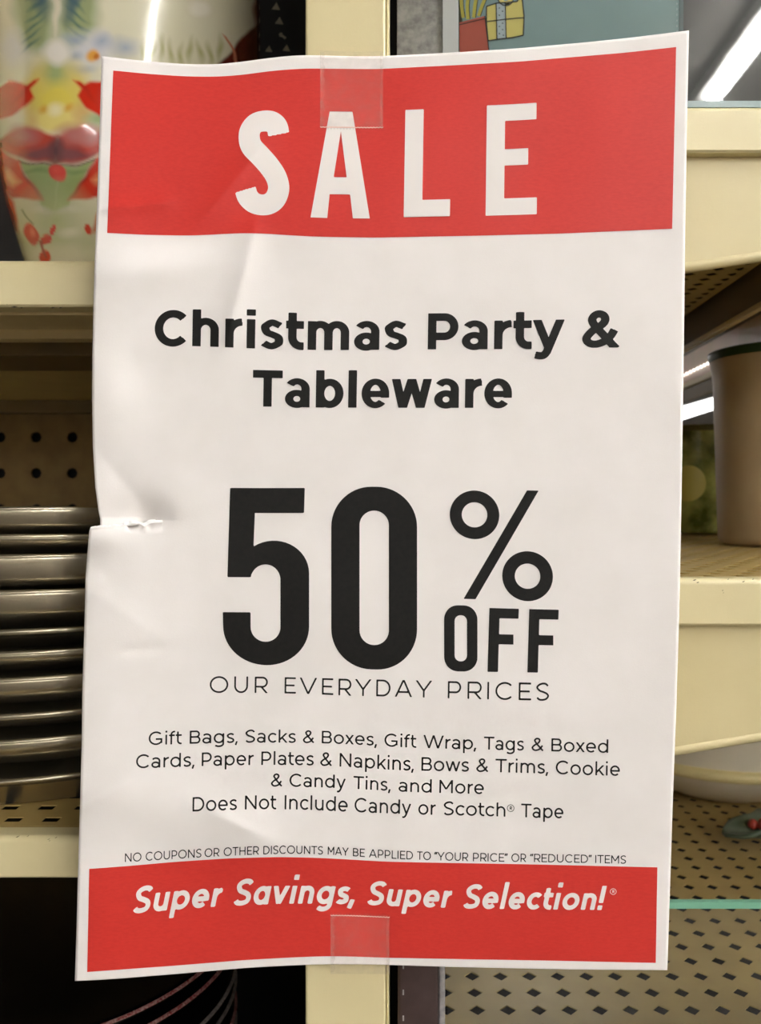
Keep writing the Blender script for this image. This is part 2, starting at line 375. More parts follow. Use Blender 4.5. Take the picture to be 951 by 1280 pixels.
        st(catmull([(.93, -.03), (.80, .10), (.56, .36), (.35, .58), (.27, .745), (.33, .86), (.45, .905), (.575, .86), (.62, .745), (.54, .62), (.30, .47), (.125, .27), (.19, .135), (.37, .095), (.60, .165), (.76, .30), (.87, .47)], 5), (0, 9))
    elif ch == '&':
        st(catmull([(W*1.0-h*.6, 0+h*.5), (W*.70, .28), (W*.40, .60), (W*.26+h*.2, .80), (W*.36, .955-h*.7), (W*.50, 1.0-h+ov), (W*.66-h*.2, .93-h*.5), (W*.70-h*.3, .77), (W*.56, .61), (W*.28, .45), (h+.01, .25), (W*.18+h*.3, .06+h*.4), (W*.40, h-ov), (W*.68, .12+h*.4), (W*.94-h*.3, .42)], 5))
    elif ch == ',': st(ln(W*.65, w*1.05, W*.05, -.17), (-9, w*1.05))
    elif ch in '“”':
        for q in (0, 1):
            bx = W*(.2+.6*q); S.append(('s', ln(bx-.05, .70, bx+.05, 1.0) if ch == '”' else ln(bx-.05, .70, bx+.05, 1.0), w*1.1))
    elif ch == '®':
        S.append(('s', arc(W/2, .5, .44, .44, 0, 360, 40)[:-1], .075, True)); 
        S.append(('s', ln(.42*W, .28, .42*W, .74), .08)); S.append(('s', np.vstack([[[.42*W, .70]], arc(W*.55, .60, .10, .10, 90, -90), [[.42*W, .50]]]), .075)); S.append(('s', ln(W*.52, .5, W*.66, .28), .08))
    return S
def set_word(text, x0, x1, base, cap, w=.11, xh=.74, extra=0.0, slant=0.0, it=False, step=None, lean=.016, track=0.0, bold=False, ani=1.0):
    """verts (photo-frame x, flat-sheet y) for a word filling x0..x1 with its baseline at y=base"""
    ws = []; gaps = []; prev = None
    for ch in text:
        W = WB.get(ch); W = (w*1.1 if ch in 'i!' else w) if W is None else W+(extra if ch not in 'VAWYvwxy,' else extra*.6)
        if it and ch == 'a': W = .62
        if bold and ch in WBB: W = WBB[ch]
        if prev is not None:
            a = SB.get(prev, 'dd')[1]; b = SB.get(ch, 'dd')[0]; gaps.append((dict(s=.085, r=.048, d=.022)[a]+dict(s=.085, r=.048, d=.022)[b]) if bold else SBV[a]+SBV[b]+track)
        ws.append(W); prev = ch
    tot = (x1-x0)/cap; fixed = sum(W for W, c in zip(ws, text) if WB.get(c) is None)
    k = (tot-fixed)/max(1e-6, sum(ws)-fixed+sum(gaps))
    V = []; Fc = []; x = 0
    step = step or max(.55, cap/26)
    for i, ch in enumerate(text):
        W = ws[i] if WB.get(ch) is None else ws[i]*k
        an = ani if not bold else (1.34 if ch in 'aes' else 1.16 if ch in 'bmhr&y' else 1.08)
        ANI[0] = an; sh = glyph(ch, W, w, xh, it)
        v, f = march(sh, (-.12, -.36, W+.14, 1.2), step/cap, an)
        if len(v):
            n = sum(len(q) for q in V); vx = v[:,0]+x+slant*v[:,1]
            V.append(np.stack([x0+cap*vx+lean*cap*v[:,1], base-cap*v[:,1]], 1)); Fc += [tuple(t+n for t in q) for q in f]
        x += W+(gaps[i]*k if i < len(gaps) else 0)
    return np.vstack(V), Fc
def merge(parts):
    V = []; Fc = []; n = 0
    for v, f in parts: V.append(v); Fc += [tuple(i+n for i in q) for q in f]; n += len(v)
    return np.vstack(V), Fc

# ------------------------------------------------------------------ the sheet: where each point of the print lies
ROWS = [
 (70,  [(93,67),(127,70),(160,74),(200,78),(240,80.5),(270,80.5),(300,77.5),(340,72),(370,69),(400,69),(440,70.5),(480,70),(560,66),(640,61),(720,54),(780,48),(861,38)]),
 (87,  [(93,85),(141,88),(180,92),(230,95.5),(270,96),(300,94),(340,88.5),(380,85.5),(420,86),(470,86.5),(560,82),(650,77),(720,71),(780,66),(861,57)]),
 (292, [(93,290),(134,291),(180,293.5),(240,294.5),(270,293),(300,291.3),(330,291.8),(360,294),(400,296),(470,297),(600,294.5),(700,292),(861,285)]),
 (436, [(93,433),(193,433),(240,432.5),(281,434),(315,435.6),(410,437.8),(450,437.4),(540,436.7),(625,436.5),(750,434.6),(861,433.5)]),
 (509, [(93,507),(320,508),(400,509.5),(500,509.7),(580,509.8),(640,510),(861,509)]),
 (609, [(93,608),(330,609.3),(465,608.8),(600,611),(700,613),(861,614)]),
 (761, [(93,759),(330,760),(465,760.5),(570,759.5),(640,761.5),(700,763),(861,766)]),
 (837, [(93,832),(330,834),(465,837),(570,839),(640,840),(700,841),(861,845)]),
 (868, [(93,868),(262,866),(300,866),(370,867),(400,868),(430,869.6),(500,871),(560,873),(640,875),(688,876),(861,880)]),
 (933, [(93,934),(200,931),(260,929),(330,928),(400,929),(440,930.4),(500,934),(560,936),(630,937.5),(720,940),(861,944)]),
 (961, [(93,963),(200,959.4),(280,956.8),(350,956),(400,957),(440,959),(500,963),(560,964),(650,966),(730,968.8),(861,972)]),
 (989, [(93,993),(250,985),(345,983),(400,984),(460,987),(520,990.4),(580,992),(861,1000)]),
 (1016,[(93,1021),(240,1014.5),(320,1011.4),(380,1012),(440,1015),(530,1018.4),(590,1019.6),(680,1022.5),(861,1026)]),
 (1072,[(93,1080),(160,1077.6),(220,1073.5),(264,1071),(300,1069),(360,1067),(420,1068.5),(450,1071),(490,1073.5),(530,1075),(600,1076.8),(700,1078),(780,1079.6),(861,1082)]),
 (1078,[(93,1087),(112,1086.2),(160,1082.6),(218,1077.4),(284,1073),(350,1071.2),(400,1072.4),(437,1074.4),(480,1077),(520,1078),(666,1080.5),(821,1084.2),(861,1085)]),
 (1135,[(93,1147),(165,1142),(230,1136),(290,1132),(360,1129.5),(440,1130),(500,1133),(600,1136),(750,1137.5),(861,1140)]),
 (1200,[(93,1216),(109,1215),(219,1207),(306,1200),(360,1197),(404,1195.2),(440,1195.6),(475,1197),(563,1198.6),(700,1201),(819,1203.6),(861,1204.5)]),
 (1210,[(93,1226.5),(140,1224),(219,1217.7),(306,1210),(360,1207),(404,1205.4),(470,1205.7),(563,1208.8),(718,1212),(834,1212.8),(861,1213)]),
]
xs_t = np.arange(60, 901.0); ker = np.exp(-0.5*(np.arange(-30, 31)/11.0)**2); ker /= ker.sum()
tab = []
for yn, pts in ROWS:
    a = np.interp(xs_t, [p[0] for p in pts], [p[1] for p in pts])-yn
    s = (pts[-1][1]-pts[-2][1])/(pts[-1][0]-pts[-2][0]); a = np.where(xs_t > pts[-1][0], pts[-1][1]-yn+s*(xs_t-pts[-1][0]), a)
    ap = np.pad(a, 30, mode='edge'); tab.append(np.convolve(ap, ker, 'valid'))
tab = np.array(tab); yns = np.array([r[0] for r in ROWS], float)
def dyf(x, y):
    x = np.asarray(x, float); y = np.asarray(y, float)
    k = np.clip(np.searchsorted(yns, y)-1, 0, len(yns)-2); t = (y-yns[k])/(yns[k+1]-yns[k])
    xi = np.clip(x-60, 0, len(xs_t)-1.001); i0 = xi.astype(int); fr = xi-i0
    a = tab[k, i0]*(1-fr)+tab[k, i0+1]*fr; b = tab[k+1, i0]*(1-fr)+tab[k+1, i0+1]*fr
    t = np.clip(t, -.3, 1.3)
    return a*(1-t)+b*t
def sig(t): return 1/(1+np.exp(-np.clip(t, -40, 40)))
def crease(x, y, x0, y0, x1, y1, w, amp, fade=25):
    """a fold running from one point to the other: height falls off on both sides"""
    dx, dy = x1-x0, y1-y0; L = math.hypot(dx, dy); ux, uy = dx/L, dy/L
    s = (x-x0)*ux+(y-y0)*uy; d = (x-x0)*(-uy)+(y-y0)*ux
    along = sig(s/fade*2)*sig((L-s)/fade*2)
    return amp*along*np.exp(-(np.sqrt(d*d+9)-3)/w)
def bump(x, y, cx, cy, rx, ry, amp, rot=0):
    c, s = math.cos(math.radians(rot)), math.sin(math.radians(rot)); u = ((x-cx)*c+(y-cy)*s)/rx; v = (-(x-cx)*s+(y-cy)*c)/ry
    return amp*np.exp(-(u*u+v*v))
def relief(x, y):
    """millimetres towards the camera"""
    r = 0*x
    r += bump(x, y, 185, 338, 80, 22, 1.7, -10)            # bright roll under the red banner
    r += bump(x, y, 165, 372, 70, 22, .5, -12)
    r += crease(x, y, 318, 285, 283, 430, 16, 1.2)
    r += crease(x, y, 250, 275, 330, 180, 18, .9)
    r += crease(x, y, 130, 262, 215, 250, 8, .7, 12)
    r += crease(x, y, 118, 560, 190, 645, 34, -.9, 30)
    r += crease(x, y, 108, 735, 200, 800, 30, .55, 26) + bump(x, y, 150, 800, 60, 34, .5, 30)
    r += crease(x, y, 150, 820, 205, 812, 10, -.5, 14)
    r += crease(x, y, 100, 1010, 165, 975, 10, .9, 14)
    r += bump(x, y, 260, 1030, 120, 40, 1.2, 18)
    r += crease(x, y, 250, 1010, 335, 1055, 10, .6, 20)
    r += bump(x, y, 165, 460, 35, 30, -.5) + bump(x, y, 140, 480, 30, 60, .5)
    r += (bump(x, y, 186, 656, 22, 24, -2.6)+bump(x, y, 146, 664, 46, 40, -2.2))*(y < 656)     # the sheet dips behind the tear
    r += bump(x, y, 120, 672, 45, 22, 1.6)*(y >= 652)*sig((203-x)/6)
    r += bump(x, y, 480, 190, 150, 60, .25) + .12*np.sin(x/47+y/63)+.10*np.sin(y/41-x/90)
    r += .03*np.sin(x/19+1.3*np.sin(y/33))
    return r*1.9
hx = np.array([90,127,190,260,320,380,430,480,560,650,720,780,861.]); hh = np.array([1157,1154,1141,1134,1135,1137,1137,1138,1143,1149,1157,1164,1175.])
hs = np.convolve(np.pad(np.interp(xs_t, hx, hh), 30, mode='edge'), ker, 'valid')
def sheetY(x, y):
    return 0.3838*(1136/np.interp(x, xs_t, hs))**.45 - relief(x, y)*0.001 - 0.0012
def on_sheet(v, off):
    x = v[:,0]; y = v[:,1]; Y = sheetY(x, y)-off; py = y+dyf(x, y)
    return np.stack([(x-VX)/F*Y, Y, CZ+(VY-py)/F*Y], 1)
EDGE_L_UP = ([70,140,200,260,320,370,440,500,560,610,640,662], [127,125,123,121,118.5,117,115.5,115,116,119,123,127.5])
EDGE_L_LO = ([640,661,675,690,720,800,860,930,1000,1060,1150,1210], [113.5,112,110.5,109.5,107,105,103,102,100,98,95.5,93.5])
EDGE_R = ([70,160,200,290,440,600,760,880,1000,1130,1210], [861,859,858,856.5,854.5,852,849,845,840.5,836.5,834])
def Lb(y): return 125-(y-70)*(31/1140)
def RR(y): return np.interp(y, *EDGE_R)
NXS = 188
av = np.linspace(0, 1, NXS+1)
def sheet_x(a, y, lower):
    L = np.interp(y, *(EDGE_L_LO if lower else EDGE_L_UP)); lb = Lb(y)
    return lb+a*(RR(y)-lb)+(L-lb)*np.clip(1-a/.12, 0, 1)**1.5
base = []
yv = list(np.arange(70, 652, 4.0))+[652.0]
nU = len(yv); yl = [652.0]+list(np.arange(665, 1210, 4.0))+[1210.0]
jag = np.interp(np.arange(100, 220, 1.0), np.arange(100, 220, 4.0), rng.uniform(-1.1, 1.1, 30))
TL = ([100,112,130,150,165,173,180,190,203,900],[662,661.2,658.5,657.6,655.2,654.6,657,653.6,652,652])
TU = ([100,127,150,170,182,195,203,900],[662,661,659.5,657,654.5,652.5,652,652])
V = []; Fq = []
for j, y in enumerate(yv):
    yy = np.full(NXS+1, y); xx = sheet_x(av, yy, False)
    if j == nU-1: yy = np.interp(xx, *TU)
    V.append(np.stack([xx, yy], 1))
up_n = nU*(NXS+1); upper = np.vstack(V); V = []
for j, y in enumerate(yl):
    yy = np.full(NXS+1, y); xx = sheet_x(av, yy, True)
    if j == 0:
        yy = np.interp(xx, *TL); m_ = xx < 203; yy = np.where(m_, yy+np.interp(xx, np.arange(100, 220, 1.0), jag)*np.clip((203-xx)/20, 0, 1), yy)
    V.append(np.stack([xx, yy], 1))
lower = np.vstack(V)
upper3 = on_sheet(upper, 0); lower3 = on_sheet(lower, 0)
n1 = NXS+1
idx = np.arange(len(upper)+len(lower))
first = lower[:n1]; off = len(upper)
for i in range(n1):      # join the two halves right of the tear
    if first[i,0] >= 203.5: idx[off+i] = (nU-1)*n1+i
V3 = np.vstack([upper3, lower3])
for jj, (r0, cnt) in enumerate(((0, nU), (off, len(yl)))):
    for j in range(cnt-1):
        for i in range(NXS):
            a = r0+j*n1+i; Fq.append((idx[a], idx[a+n1], idx[a+n1+1], idx[a+1]))
sign_loc = Vector((X_(435, .383), .3835, Z_(1206, .383)))
sign = thing('sale_sign', 'white paper sale sign with red banners and torn left edge, taped to the cream post', 'sign', sign_loc)
sheet = mesh_obj('paper_sheet', V3, Fq, M['paper'], sign, smooth=True)
bm = bmesh.new(); bm.from_mesh(sheet.data); bmesh.ops.delete(bm, geom=[v for v in bm.verts if not v.link_faces], context='VERTS'); bm.to_mesh(sheet.data); bm.free()
so = sheet.modifiers.new('thickness', 'SOLIDIFY'); so.thickness = 0.00018; so.offset = -1
INK = 0.00013
def ink(name, parts, m, layer=1, label=None):
    v, f = merge(parts) if isinstance(parts, list) else parts
    o = mesh_obj(name, on_sheet(v, INK*layer), f, m, sign, smooth=True)
    if label: o['label'] = label
    return o
def grid_patch(xl, xr, y0, y1, nx=240, ny=60):
    v = []; f = []
    for j in range(ny+1):
        y = y0+(y1-y0)*j/ny; a = xl(y); b = xr(y)
        for i in range(nx+1): v.append((a+(b-a)*i/nx, y))
    for j in range(ny):
        for i in range(nx): q = j*(nx+1)+i; f.append((q, q+nx+1, q+nx+2, q+1))
    return np.array(v), f
ink('red_banner', grid_patch(lambda y: 141.5-(y-87)*.0366, lambda y: 845-(y-87)*.0244, 87, 292), M['red'], label='red banner behind the word SALE')
ink('red_banner', grid_patch(lambda y: 111.5-(y-1078)*.0205, lambda y: 821.5-(y-1078)*.0165, 1078, 1200), M['red'], label='red banner behind the slogan')

# torn fibres along the rip
def tear_strip():
    v = []; f = []; xs = np.arange(113, 204, 2.0)
    for k, x in enumerate(xs):
        y = np.interp(x, *TL)+np.interp(x, np.arange(100, 220, 1.0), jag)*min(1, (203-x)/20)
        h_ = 1.2+2.6*math.exp(-((x-163)/9)**2)+3.0*math.exp(-((x-186)/8)**2)+rng.uniform(-.5, .5)
        v += [(x, y-h_), (x+rng.uniform(-.6,.6), y+1.2)]
    for k in range(len(xs)-1): f.append((2*k, 2*k+1, 2*k+3, 2*k+2))
    v = np.array(v); p = on_sheet(np.stack([v[:,0], np.maximum(v[:,1], 656.5)], 1), 0)
    Y = p[:,1]-.0002+.0010*np.tile([1, 0], len(xs)); py = v[:,1]+dyf(v[:,0], v[:,1])
    P3 = np.stack([(v[:,0]-VX)/F*Y, Y, CZ+(VY-py)/F*Y], 1)
    o = mesh_obj('torn_edge', P3, f, M['fibre'], sign); o.modifiers.new('t', 'SOLIDIFY').thickness = .00012
    o['label'] = 'ragged white torn fibres on the left edge of the sheet'
tear_strip()

# ---- SALE (heavy condensed capitals)
def px_shapes(shapes, bbox, step): return march(shapes, bbox, step)
def S_(p, w, closed=False, clip=None): return ('s', np.array(p, float), w, closed, clip)
def cat2(p, n=6): return catmull(p, n)
sale = []
# S
sale.append(px_shapes([S_(cat2([(348.5,165),(345,154.5),(338,149.5),(329,148),(320,150.5),(313,158),(312,170),(316,182),(326,194),(336,205),(345,219),(347.5,234),(344,247),(337,254.5),(328,257),(317,255),(310,247),(308,236)],5), 24.5), ('cut', ('p', [(330,178),(370,178),(370,166),(336,171)]))], (285,130,375,275), 1.0))
sale[-1] = px_shapes([('s', cat2([(348.2,166.5),(346,157),(339,150.8),(329,149.2),(319,151.5),(312.5,160),(311.6,171),(315,181.5),(325,193),(336,206),(345,220),(348.3,234),(344.5,246.5),(337,253.5),(327.5,255.6),(317.5,253),(310,245.5),(306.8,236)],5), 26.5, False, None)], (285,130,375,275), 1.0)
sale.append(px_shapes([('p', [(412,139),(440.5,139),(462.2,269),(441,269),(437.5,240),(412,240),(409,269),(388,269)]), ('cut', ('p', [(426,163),(433.2,219),(417,219)]))], (380,134,470,274), 1.0))
sale.append(px_shapes([('p', [(506.6,138),(529.6,138),(527.8,247.5),(562.6,247.5),(562.2,268),(504.5,268)])], (500,134,568,273), 1.0))
sale.append(px_shapes([('p', [(608.4,137),(670.6,137),(670.4,156.5),(631.2,156.5),(630.8,190),(660.2,190),(660,209.5),(630.5,209.5),(630,248.5),(671,248.5),(670.8,268.5),(606.8,268.5)])], (600,132,680,274), 1.0))
ink('headline_lettering', sale, M['white'], 2, 'white letters SALE')
# ---- Christmas Party & / Tableware
k = dict(w=.228, xh=.785, step=.8, bold=True, ani=1.15)
b1 = [set_word('Christmas', 193, 508.5, 436, 46.5, **k), set_word('Party', 534.5, 704, 436, 46, **k), set_word('&', 727, 770.5, 436, 46.5, **k)]
ink('title_lettering', b1, M['black'], 1)
ink('title_lettering', [set_word('Tableware', 315.5, 639.5, 509, 46, **k)], M['black'], 1)
# ---- 50% OFF
z = lambda x, y: (260+x/2.0674, 590+y/2.0674)
def zp(l): return [z(*p) for p in l]
dyy = 0
def rrect(x0, y0, x1, y1, r, n=10):
    pts = []
    for cx, cy, a in ((x1-r, y0+r, -90), (x1-r, y1-r, 0), (x0+r, y1-r, 90), (x0+r, y0+r, 180)):
        t = np.radians(np.linspace(a, a+90, n)); pts += list(zip(cx+r*np.cos(t), cy+r*np.sin(t)))
    return pts
five = [('p', zp([(57,41),(250,41),(248,106),(121,106),(117,208),(114,240),(110,273),(50,273)]))]
bowl = ('p', zp(list(arc(156,262,104,84,-168,0,20))+list(arc(152,402,110,101,0,168,24))+[(38,365)]))
# outer bowl silhouette
outer = zp([(110,273)]+[(112,222)]+[tuple(p) for p in arc(170,262,91,84,-140,0,18)]+[tuple(p) for p in arc(150,402,111,103,0,180,30)]+[(38,365),(110,365),(150,330)])
inner = zp([tuple(p) for p in arc(148.5,280,38.5,40,-180,0,20)]+[tuple(p) for p in arc(148.5,404,38.5,39,0,180,20)])
openl = zp([(30,273.5),(130,273.5),(130,365),(30,365)])
five_sh = [('p', outer), ('cut', ('p', inner)), ('cut', ('p', openl)), ('p', zp([(57,41),(250,41),(248,106),(121,106),(117,208),(110,273.5),(50,273.5)]))]
big = [march(five_sh, (272, 604, 392, 842), 1.3)]
big.append(march([('p', [(x, y) for x, y in rrect(414.0, 608.5, 521.2, 836.8, 50, 16)]), ('cut', ('p', rrect(449.3, 638.5, 486.0, 806.5, 18.2, 12)))], (408, 603, 527, 843), 1.3))
ring = lambda cx, cy, ro, ri: march([('s', arc(*z(cx, cy), (ro+ri)/2/2.0674, (ro+ri)/2/2.0674, 0, 360, 60)[:-1], (ro-ri)/2.0674, True)], (z(cx-ro-5, 0)[0], z(0, cy-ro-5)[1], z(cx+ro+5, 0)[0], z(0, cy+ro+5)[1]), .9)
big += [ring(688.5, 108, 64, 33), ring(825.5, 266, 65.5, 33), march([('p', zp([(824,41),(854,41),(691,330),(660,330)]))], (575, 605, 680, 756), .9)]
big.append(march([('p', rrect(*z(610,347), *z(696,511), 17, 10)), ('cut', ('p', rrect(*z(637,372), *z(669,486), 7.2, 8)))], (550, 752, 602, 844), .9))
for X0 in (722, 825):
    big.append(march([('p', zp([(X0+5,352),(X0+81,352),(X0+80,377),(X0+31,377),(X0+30,417),(X0+67,417),(X0+67,442),(X0+29,442),(X0+27,511),(X0,511)]))], (z(X0-6,0)[0], 755, z(X0+90,0)[0], 843), .9))
ink('price_lettering', big, M['black'], 1, 'big black lettering 50% OFF')
kk = dict(w=.108, xh=.74, track=.17)
ink('text_line', [set_word('OUR', 262, 334.5, 868, 19.6, **kk), set_word('EVERYDAY', 355.5, 539.5, 868, 19.6, **kk), set_word('PRICES', 559.5, 686, 868, 19.6, **kk)], M['black'], 1)
kb = dict(w=.125, xh=.75)
def line(base, cap, words, **q): ink('text_line', [set_word(t, a, b, base, cap, **q) for t, a, b in words], M['black'], 1)
line(933, 16.8, [('Gift',185.7,227),('Bags,',237,297),('Sacks',306.5,369.6),('&',378.3,392.5),('Boxes,',402,471),('Gift',480.4,520),('Wrap,',529,595),('Tags',604.6,654.6),('&',664,679),('Boxed',689,760)], **kb)
line(961, 16.8, [('Cards,',170,243),('Paper',252,317),('Plates',326.5,392),('&',400,414.6),('Napkins,',424.3,517),('Bows',526.6,586),('&',595,610),('Trims,',619,685),('Cookie',694.5,774.6)], **kb)
line(989, 16.8, [('&',338.4,352.5),('Candy',361.7,431.7),('Tins,',441.5,488),('and',498,539.4),('More',549,604.6)], **kb)
line(1016, 16.8, [('Does',240.5,296),('Not',306,345),('Include',355.6,434.5),('Candy',443,513.4),('or',522.7,544.6),('Scotch',554.3,631.5),('Tape',651,704)], **kb)
ink('text_line', [set_word('®', 633.6, 642.6, 1010, 9.5, step=.45)], M['black'], 1)
ks = dict(w=.118, xh=.74)
line(1072, 10.4, [('NO',156,176.7),('COUPONS',182,251.7),('OR',255.5,274),('OTHER',279.4,323.5),('DISCOUNTS',329,403.6),('MAY',409.5,435.6),('BE',441,456),('APPLIED',461,516),('TO',521,538.4),('“YOUR',543,585),('PRICE”',591,634),('OR',639,657.4),('“REDUCED”',662.6,739),('ITEMS',743.8,782.3)], **ks)
ki = dict(w=.188, xh=.70, slant=.20, it=True, extra=-.02)
SBV.update(s=.07, r=.05, d=.03)
ink('slogan_lettering', [set_word('Super',165,274,1135,31.5,**ki), set_word('Savings,',291,441,1135,31.5,**ki), set_word('Super',458,561,1135,31,**ki), set_word('Selection!',578,752,1135,30.5,**ki), set_word('®',762,770.5,1115,8.5,step=.45)], M['white'], 2, 'white italic letters of the slogan')

# ---- clear tape
def tape(name, label, x0, x1, y0, y1, teeth_low):
    t = thing(name, label, 'tape', P((x0+x1)/2, y1, .3815))
    v = []; nx, ny = 40, 40
    for j in range(ny+1):
        for i in range(nx+1):
            x = x0+(x1-x0)*i/nx; y = y0+(y1-y0)*j/ny
            e = (j == ny and teeth_low) or (j == 0 and not teeth_low)
            if e: y += (1.3 if i % 2 else -1.3)*(1 if teeth_low else -1)
            v.append((x, y))
    v = np.array(v); p = on_sheet(v, .00028)
    f = [(j*(nx+1)+i, (j+1)*(nx+1)+i, (j+1)*(nx+1)+i+1, j*(nx+1)+i+1) for j in range(ny) for i in range(nx)]
    mesh_obj('film', p, f, M['tape'], t, smooth=True)
    for xa_, xb_ in ((x0, x0+5.0), (x1-4.0, x1-.8)):
        v = np.array([(xa_+(xb_-xa_)*i+(1.2*math.sin(j*.9)*i*(xa_ == x0)), y0+2+(y1-y0-4)*j/ny) for j in range(ny+1) for i in (0, 1)])
        mesh_obj('edge_fold', on_sheet(v, .00034), [(2*j, 2*j+2, 2*j+3, 2*j+1) for j in range(ny)], M['tape'], t, smooth=True)
    ye = y1-1.5 if teeth_low else y0+1.5
    v = np.array([(x0+(x1-x0)*i/nx, ye+(-1.2*j if teeth_low else 1.2*j)+.6*(i%2)) for i in range(nx+1) for j in (0, 1)])
    mesh_obj('serrated_edge', on_sheet(v, .00036), [(2*i, 2*i+2, 2*i+3, 2*i+1) for i in range(nx)], M['tapeedge'], t)
    return t
tape('tape_strip', 'clear tape strip over the top edge of the sign, above the letter A', 400, 479, 64, 160, True)
tape('tape_strip', 'clear tape strip over the bottom edge of the sign', 413, 487, 1147, 1222, False)

# ------------------------------------------------------------------ room
def room():
    x0, x1, y0, y1, z0, z1 = -7, 8, -13, 16, 0, 2.9
    for nm, b, mm in (('floor',(x0,x1,y0,y1,-.1,0),'floor'),('ceiling',(x0,x1,y0,y1,z1,z1+.1),'ceil'),('wall_left',(x0-.1,x0,y0,y1,z0,z1),'wall'),
                      ('wall_right',(x1,x1+.1,y0,y1,z0,z1),'wall'),('wall_back',(x0,x1,y1,y1+.1,z0,z1),'wall'),('wall_front',(x0,x1,y0-.1,y0,z0,z1),'wall')):
        tag(MB().box(*b).build(nm, M[mm]), kind='structure')
room()
# ceiling lamps (fluorescent tubes)
def lamp(x, y0, y1, label, group=None, z=2.9, wd=.04):
    t = thing('ceiling_lamp', label, 'lamp', (x, (y0+y1)/2, z), group)
    MB().box(x-wd, x+wd, y0, y1, z-.05, z-.001, .004).build('housing', M['lamphouse'], t)
    tb = MB(); n = 14
    prof = [(x+.022*math.cos(2*math.pi*i/n), z-.085+.022*math.sin(2*math.pi*i/n)) for i in range(n)]
    tb.prism_y(prof, y0+.04, y1-.04).build('tube', M['lamp'], t, smooth=True)
G = 'fluorescent ceiling lamps over the aisle'
for x in (-2.9, 1.15, 3.55):
    for y in (-12.0, -10.8, -9.6, -8.4, -7.2) if x < 0 else (-12.0, -10.8, -9.6, -8.4, -7.2, -6.0, -4.78, -3.56, -2.34, -1.13, .09):  # rows extended unseen behind the camera, added for low light into the bays
        lamp(x, y, y+1.2, 'long fluorescent ceiling lamp over the aisle, in a row extended unseen behind the camera', G)
for x in (-3.5, 0.6, 3.8):
    for y in (3.5, 6.5, 9.5, 12.5):
        lamp(x, y, y+1.2, 'long fluorescent ceiling lamp over the far aisles', 'lamps over the far aisles')

# ------------------------------------------------------------------ gondola
YF = .40                                # front plane of the shelves
# cream post
pl, pr = X_(381.5, .3850), X_(482, .3850)
post = thing('shelf_post', 'cream painted steel shelving post behind the sign', 'post', ((pl+pr)/2, .40, 0))
MB().box(pl, pr, .3850, .43, 0, 2.0, .0012).build('post_body', M['cream'], post)
mb = MB()
for i in range(9):
    zz = 1.0+.1*i; mb.box(X_(486,.387), X_(489,.387), .3885, .3890, zz, zz+.05)
MB().box(pr+.0002, X_(486, .389), .389, .43, 0, 2.0, .0006).build('side_flange', M['cream2'], post)
# dark slotted upright right of it
up = thing('slotted_upright', 'dark grey slotted steel upright beside the cream post', 'upright', (X_(518,.41), .42, 0))
MB().box(X_(497,.405), X_(548,.405), .405, .44, 0, CZ+.185, .0015).build('upright_face', M['bronze'], up)
MB().box(X_(548,.405)+.0003, X_(557,.405), .409, .44, 0, CZ+.185, .001).build('edge_strip', M['steel'], up)
mb = MB()
for i in range(40):
    zz = .98+.0125*i; mb.box(X_(503,.405), X_(505,.405), .4043, .4052, zz, zz+.0022, 0)
MB().box(X_(485,.43), X_(500,.43), .4405, .446, 0, 2.0).build('gap_shade', M['dark'], up)  # dark strip filling the gap, in place of the shadow there
tag(mb.build('slot_marks', M['steel'], up), kind='stuff')

# perforated deck
def deck(name, x0, x1, y0, y1, zf, px, py, hw, hd, m, parent, stagger=False, diamond=True, thick=.0012):
    """zf(y): height of the deck"""
    V = []; ix = {}; Fd = []
    def vi(x, y):
        k = (round(x, 5), round(y, 5))
        if k not in ix: ix[k] = len(V); V.append((x, y, zf(y)))
        return ix[k]
    ny = int(round((y1-y0)/py)); nx = int(round((x1-x0)/px))
    xs0 = [x0+i*px for i in range(nx+1)]
    for j in range(ny):
        ya, yb = y0+j*py, y0+(j+1)*py; yc = (ya+yb)/2
        sh = px/2 if (stagger and j % 2) else 0
        for i in range(nx):
            xa, xb = xs0[i]+sh, xs0[i+1]+sh; xc = (xa+xb)/2
            c = [vi(xa,ya), vi(xb,ya), vi(xb,yb), vi(xa,yb)]
            if diamond:
                Lh, Bh, Rh, Th = vi(xc-hw,yc), vi(xc,yc-hd), vi(xc+hw,yc), vi(xc,yc+hd)
                Fd += [(c[0],c[1],Bh),(c[1],c[2],Rh),(c[2],c[3],Th),(c[3],c[0],Lh),(c[0],Bh,Lh),(c[1],Rh,Bh),(c[2],Th,Rh),(c[3],Lh,Th)]
            else:
                h_ = [vi(xc-hw,yc-hd), vi(xc+hw,yc-hd), vi(xc+hw,yc+hd), vi(xc-hw,yc+hd)]
                for k in range(4): Fd.append((c[k], c[(k+1)%4], h_[(k+1)%4], h_[k]))
    o = mesh_obj(name, V, Fd, m, parent)
    s = o.modifiers.new('thickness', 'SOLIDIFY'); s.thickness = thick; s.offset = -1
    return o
def round_lip(z_top, z_bot, yf, r=.004, back=.012, n=6):
    """profile (y,z) of a folded front lip with a rounded top edge"""
    p = [(yf+back, z_top)]
    for i in range(n+1):
        a = math.pi/2+math.pi/2*i/n; p.append((yf+r+r*math.cos(a), z_top-r+r*math.sin(a)))
    p += [(yf, z_bot+.001), (yf+.001, z_bot), (yf+back, z_bot), (yf+back, z_bot+.0015), (yf+.0018, z_bot+.0015), (yf+.0018, z_top-.0025), (yf+back, z_top-.0018)]
    return p
xl0, xl1 = -.42, pl-.0006        # left bay
xr0, xr1 = X_(558,.405)+.0006, .60    # right bay
